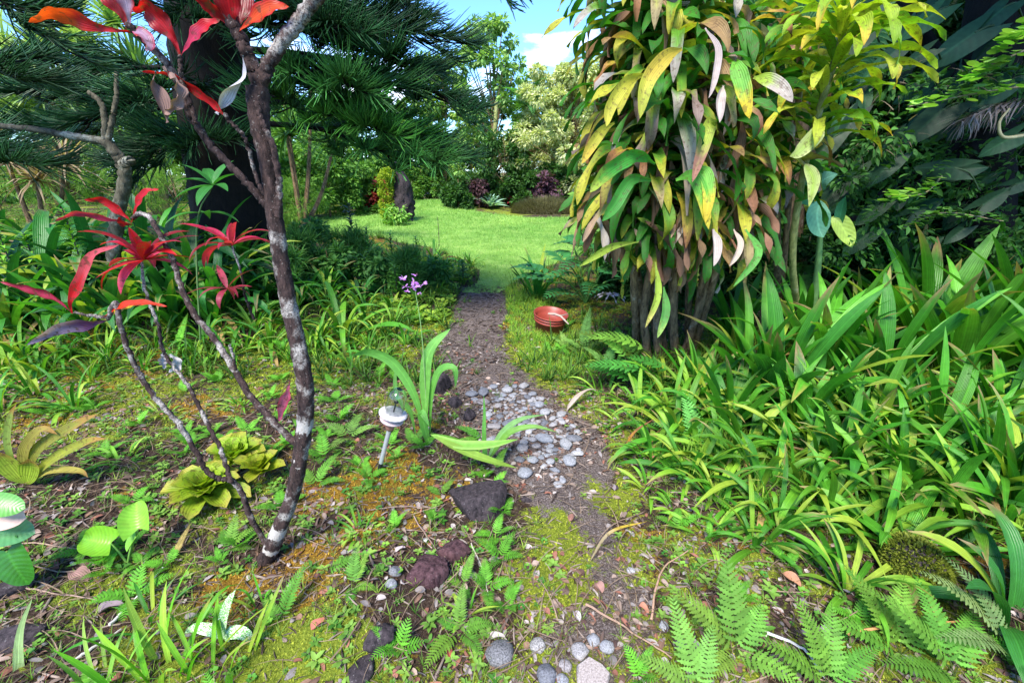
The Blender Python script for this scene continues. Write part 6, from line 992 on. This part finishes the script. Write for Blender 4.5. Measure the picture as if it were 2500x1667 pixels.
# split leaf philodendron right of the path
g = G(1430, 740); o = empty('split_leaf_philodendron', g, 'dark deeply cut philodendron leaves right of the lawn entrance', 'plant'); m = MB()
for (u, v, dy, az, L) in [(1350, 690, -.1, 3.0, .5), (1440, 650, 0, 3.9, .55), (1520, 680, -.1, 2.5, .5), (1400, 720, -.1, 3.6, .4), (1380, 640, 0, 1.9, .5), (1450, 610, .1, 2.7, .55), (1330, 670, 0, 2.6, .5), (1420, 680, -.1, 3.4, .5), (1500, 640, 0, .6, .5), (1470, 700, -.2, 4.2, .5), (1400, 600, .3, 1.2, .5), (1530, 600, .2, 1.9, .5)]:
    c = P(u, v, g[1]+dy); tube(m, smooth([g, (g+c)/2+[0, 0, .1], c], 6), .009, 5, (.08, .2, .04)); frond(m, c, az, .35, L, .24, .8, 9, (.03, .14, .035), False, ang=1.2, stalk=.02, tpl=T_leaf)
part('leaves', m, M['dleaf'], o)
m = MB(); c = P(1490, 720, 3.9)
for k in range(14): strap(m, c, k*.7, .2, .16, .02, 1.2, n=6, kind='blade', col=(.45, .38, .36), wav=.01)
tag(m.build('dead_leaf', M['dry'], None, c), 'pale shrivelled dead leaf under the split leaf philodendron', 'dead leaf')

# ------------------------------------------------------------------ single out look-alikes by what they stand beside
LM_ = [('the moss covered stone', 2225, 1400), ('the solar lamp', 945, 1060), ('the red pot', 1340, 790), ('the ti trunk base', 650, 1370), ('the lime bromeliads', 540, 1190), ('the largest lava rock', 1175, 1235), ('the dracaena stems', 1640, 830), ('the granite cobble', 1222, 1600), ('the blocky red rock', 1045, 1405),
       ('the bright heart leaves', 290, 1330), ('the grey path stones', 1300, 1060), ('the banana leaves', 2010, 560), ('the tall upright frond', 1800, 1550), ('the crimson star rosette', 566, 600), ('the purple orchid flowers', 1008, 693), ('the pine trunk', 570, 500), ('the slender tree', 1210, 400), ('the cream bush', 1370, 330), ('the rough stump', 985, 500),
       ('the pale fern', 60, 700), ('the grey barked tree', 285, 500), ('the pink leaf cluster', 352, 640), ('the right frame edge', 2470, 1000), ('the left frame edge', 20, 900), ('the lava rock row', 900, 1600), ('the tallest strap clump', 2330, 800), ('the middle strap clump', 1885, 850), ('the long bleached leaf', 1430, 960), ('the curled brown leaf', 1955, 1440), ('the fan palm', 1940, 60), ('the arrow shaped leaves', 2300, 350), ('the yellow bent leaf', 1500, 1310), ('the green cane', 1990, 350), ('the olive mottled plant', 90, 1130), ('the bright clump by the trunk', 835, 780)]
def pxof(p):
    d = np.array(p)-CAM; y = d[1]*CP-d[2]*SP; b = d[1]*SP+d[2]*CP
    return (1250+FPX*d[0]/y, 833.5-FPX*b/y) if y > .05 else (9999, 9999)
used = set()
REL = ['right of', 'behind and right of', 'directly behind', 'behind and left of', 'left of', 'in front and left of', 'directly in front of', 'in front and right of']
for ob in list(COL.objects):
    if ob.parent is None and ob.get('group') and ob.get('label') and ob.get('category') not in ('pebble',):
        u, v = pxof(ob.location); c = sorted((math.hypot(u-a, (v-b)), n_, a, b) for n_, a, b in LM_)
        for dd, n_, a, b in c[:9]:
            w_ = ' '.join(ob['label'].split()[:6]); k_ = int(round(math.atan2(b-v, u-a)/(math.pi/4))) % 8
            for w2 in ('', 'close ' if dd < 130 else 'well '):
                L_ = w_+' '+w2+REL[k_]+' '+n_
                if L_ not in used and len(L_.split()) <= 16: break
            if L_ not in used and len(L_.split()) <= 16: used.add(L_); ob['label'] = L_; break
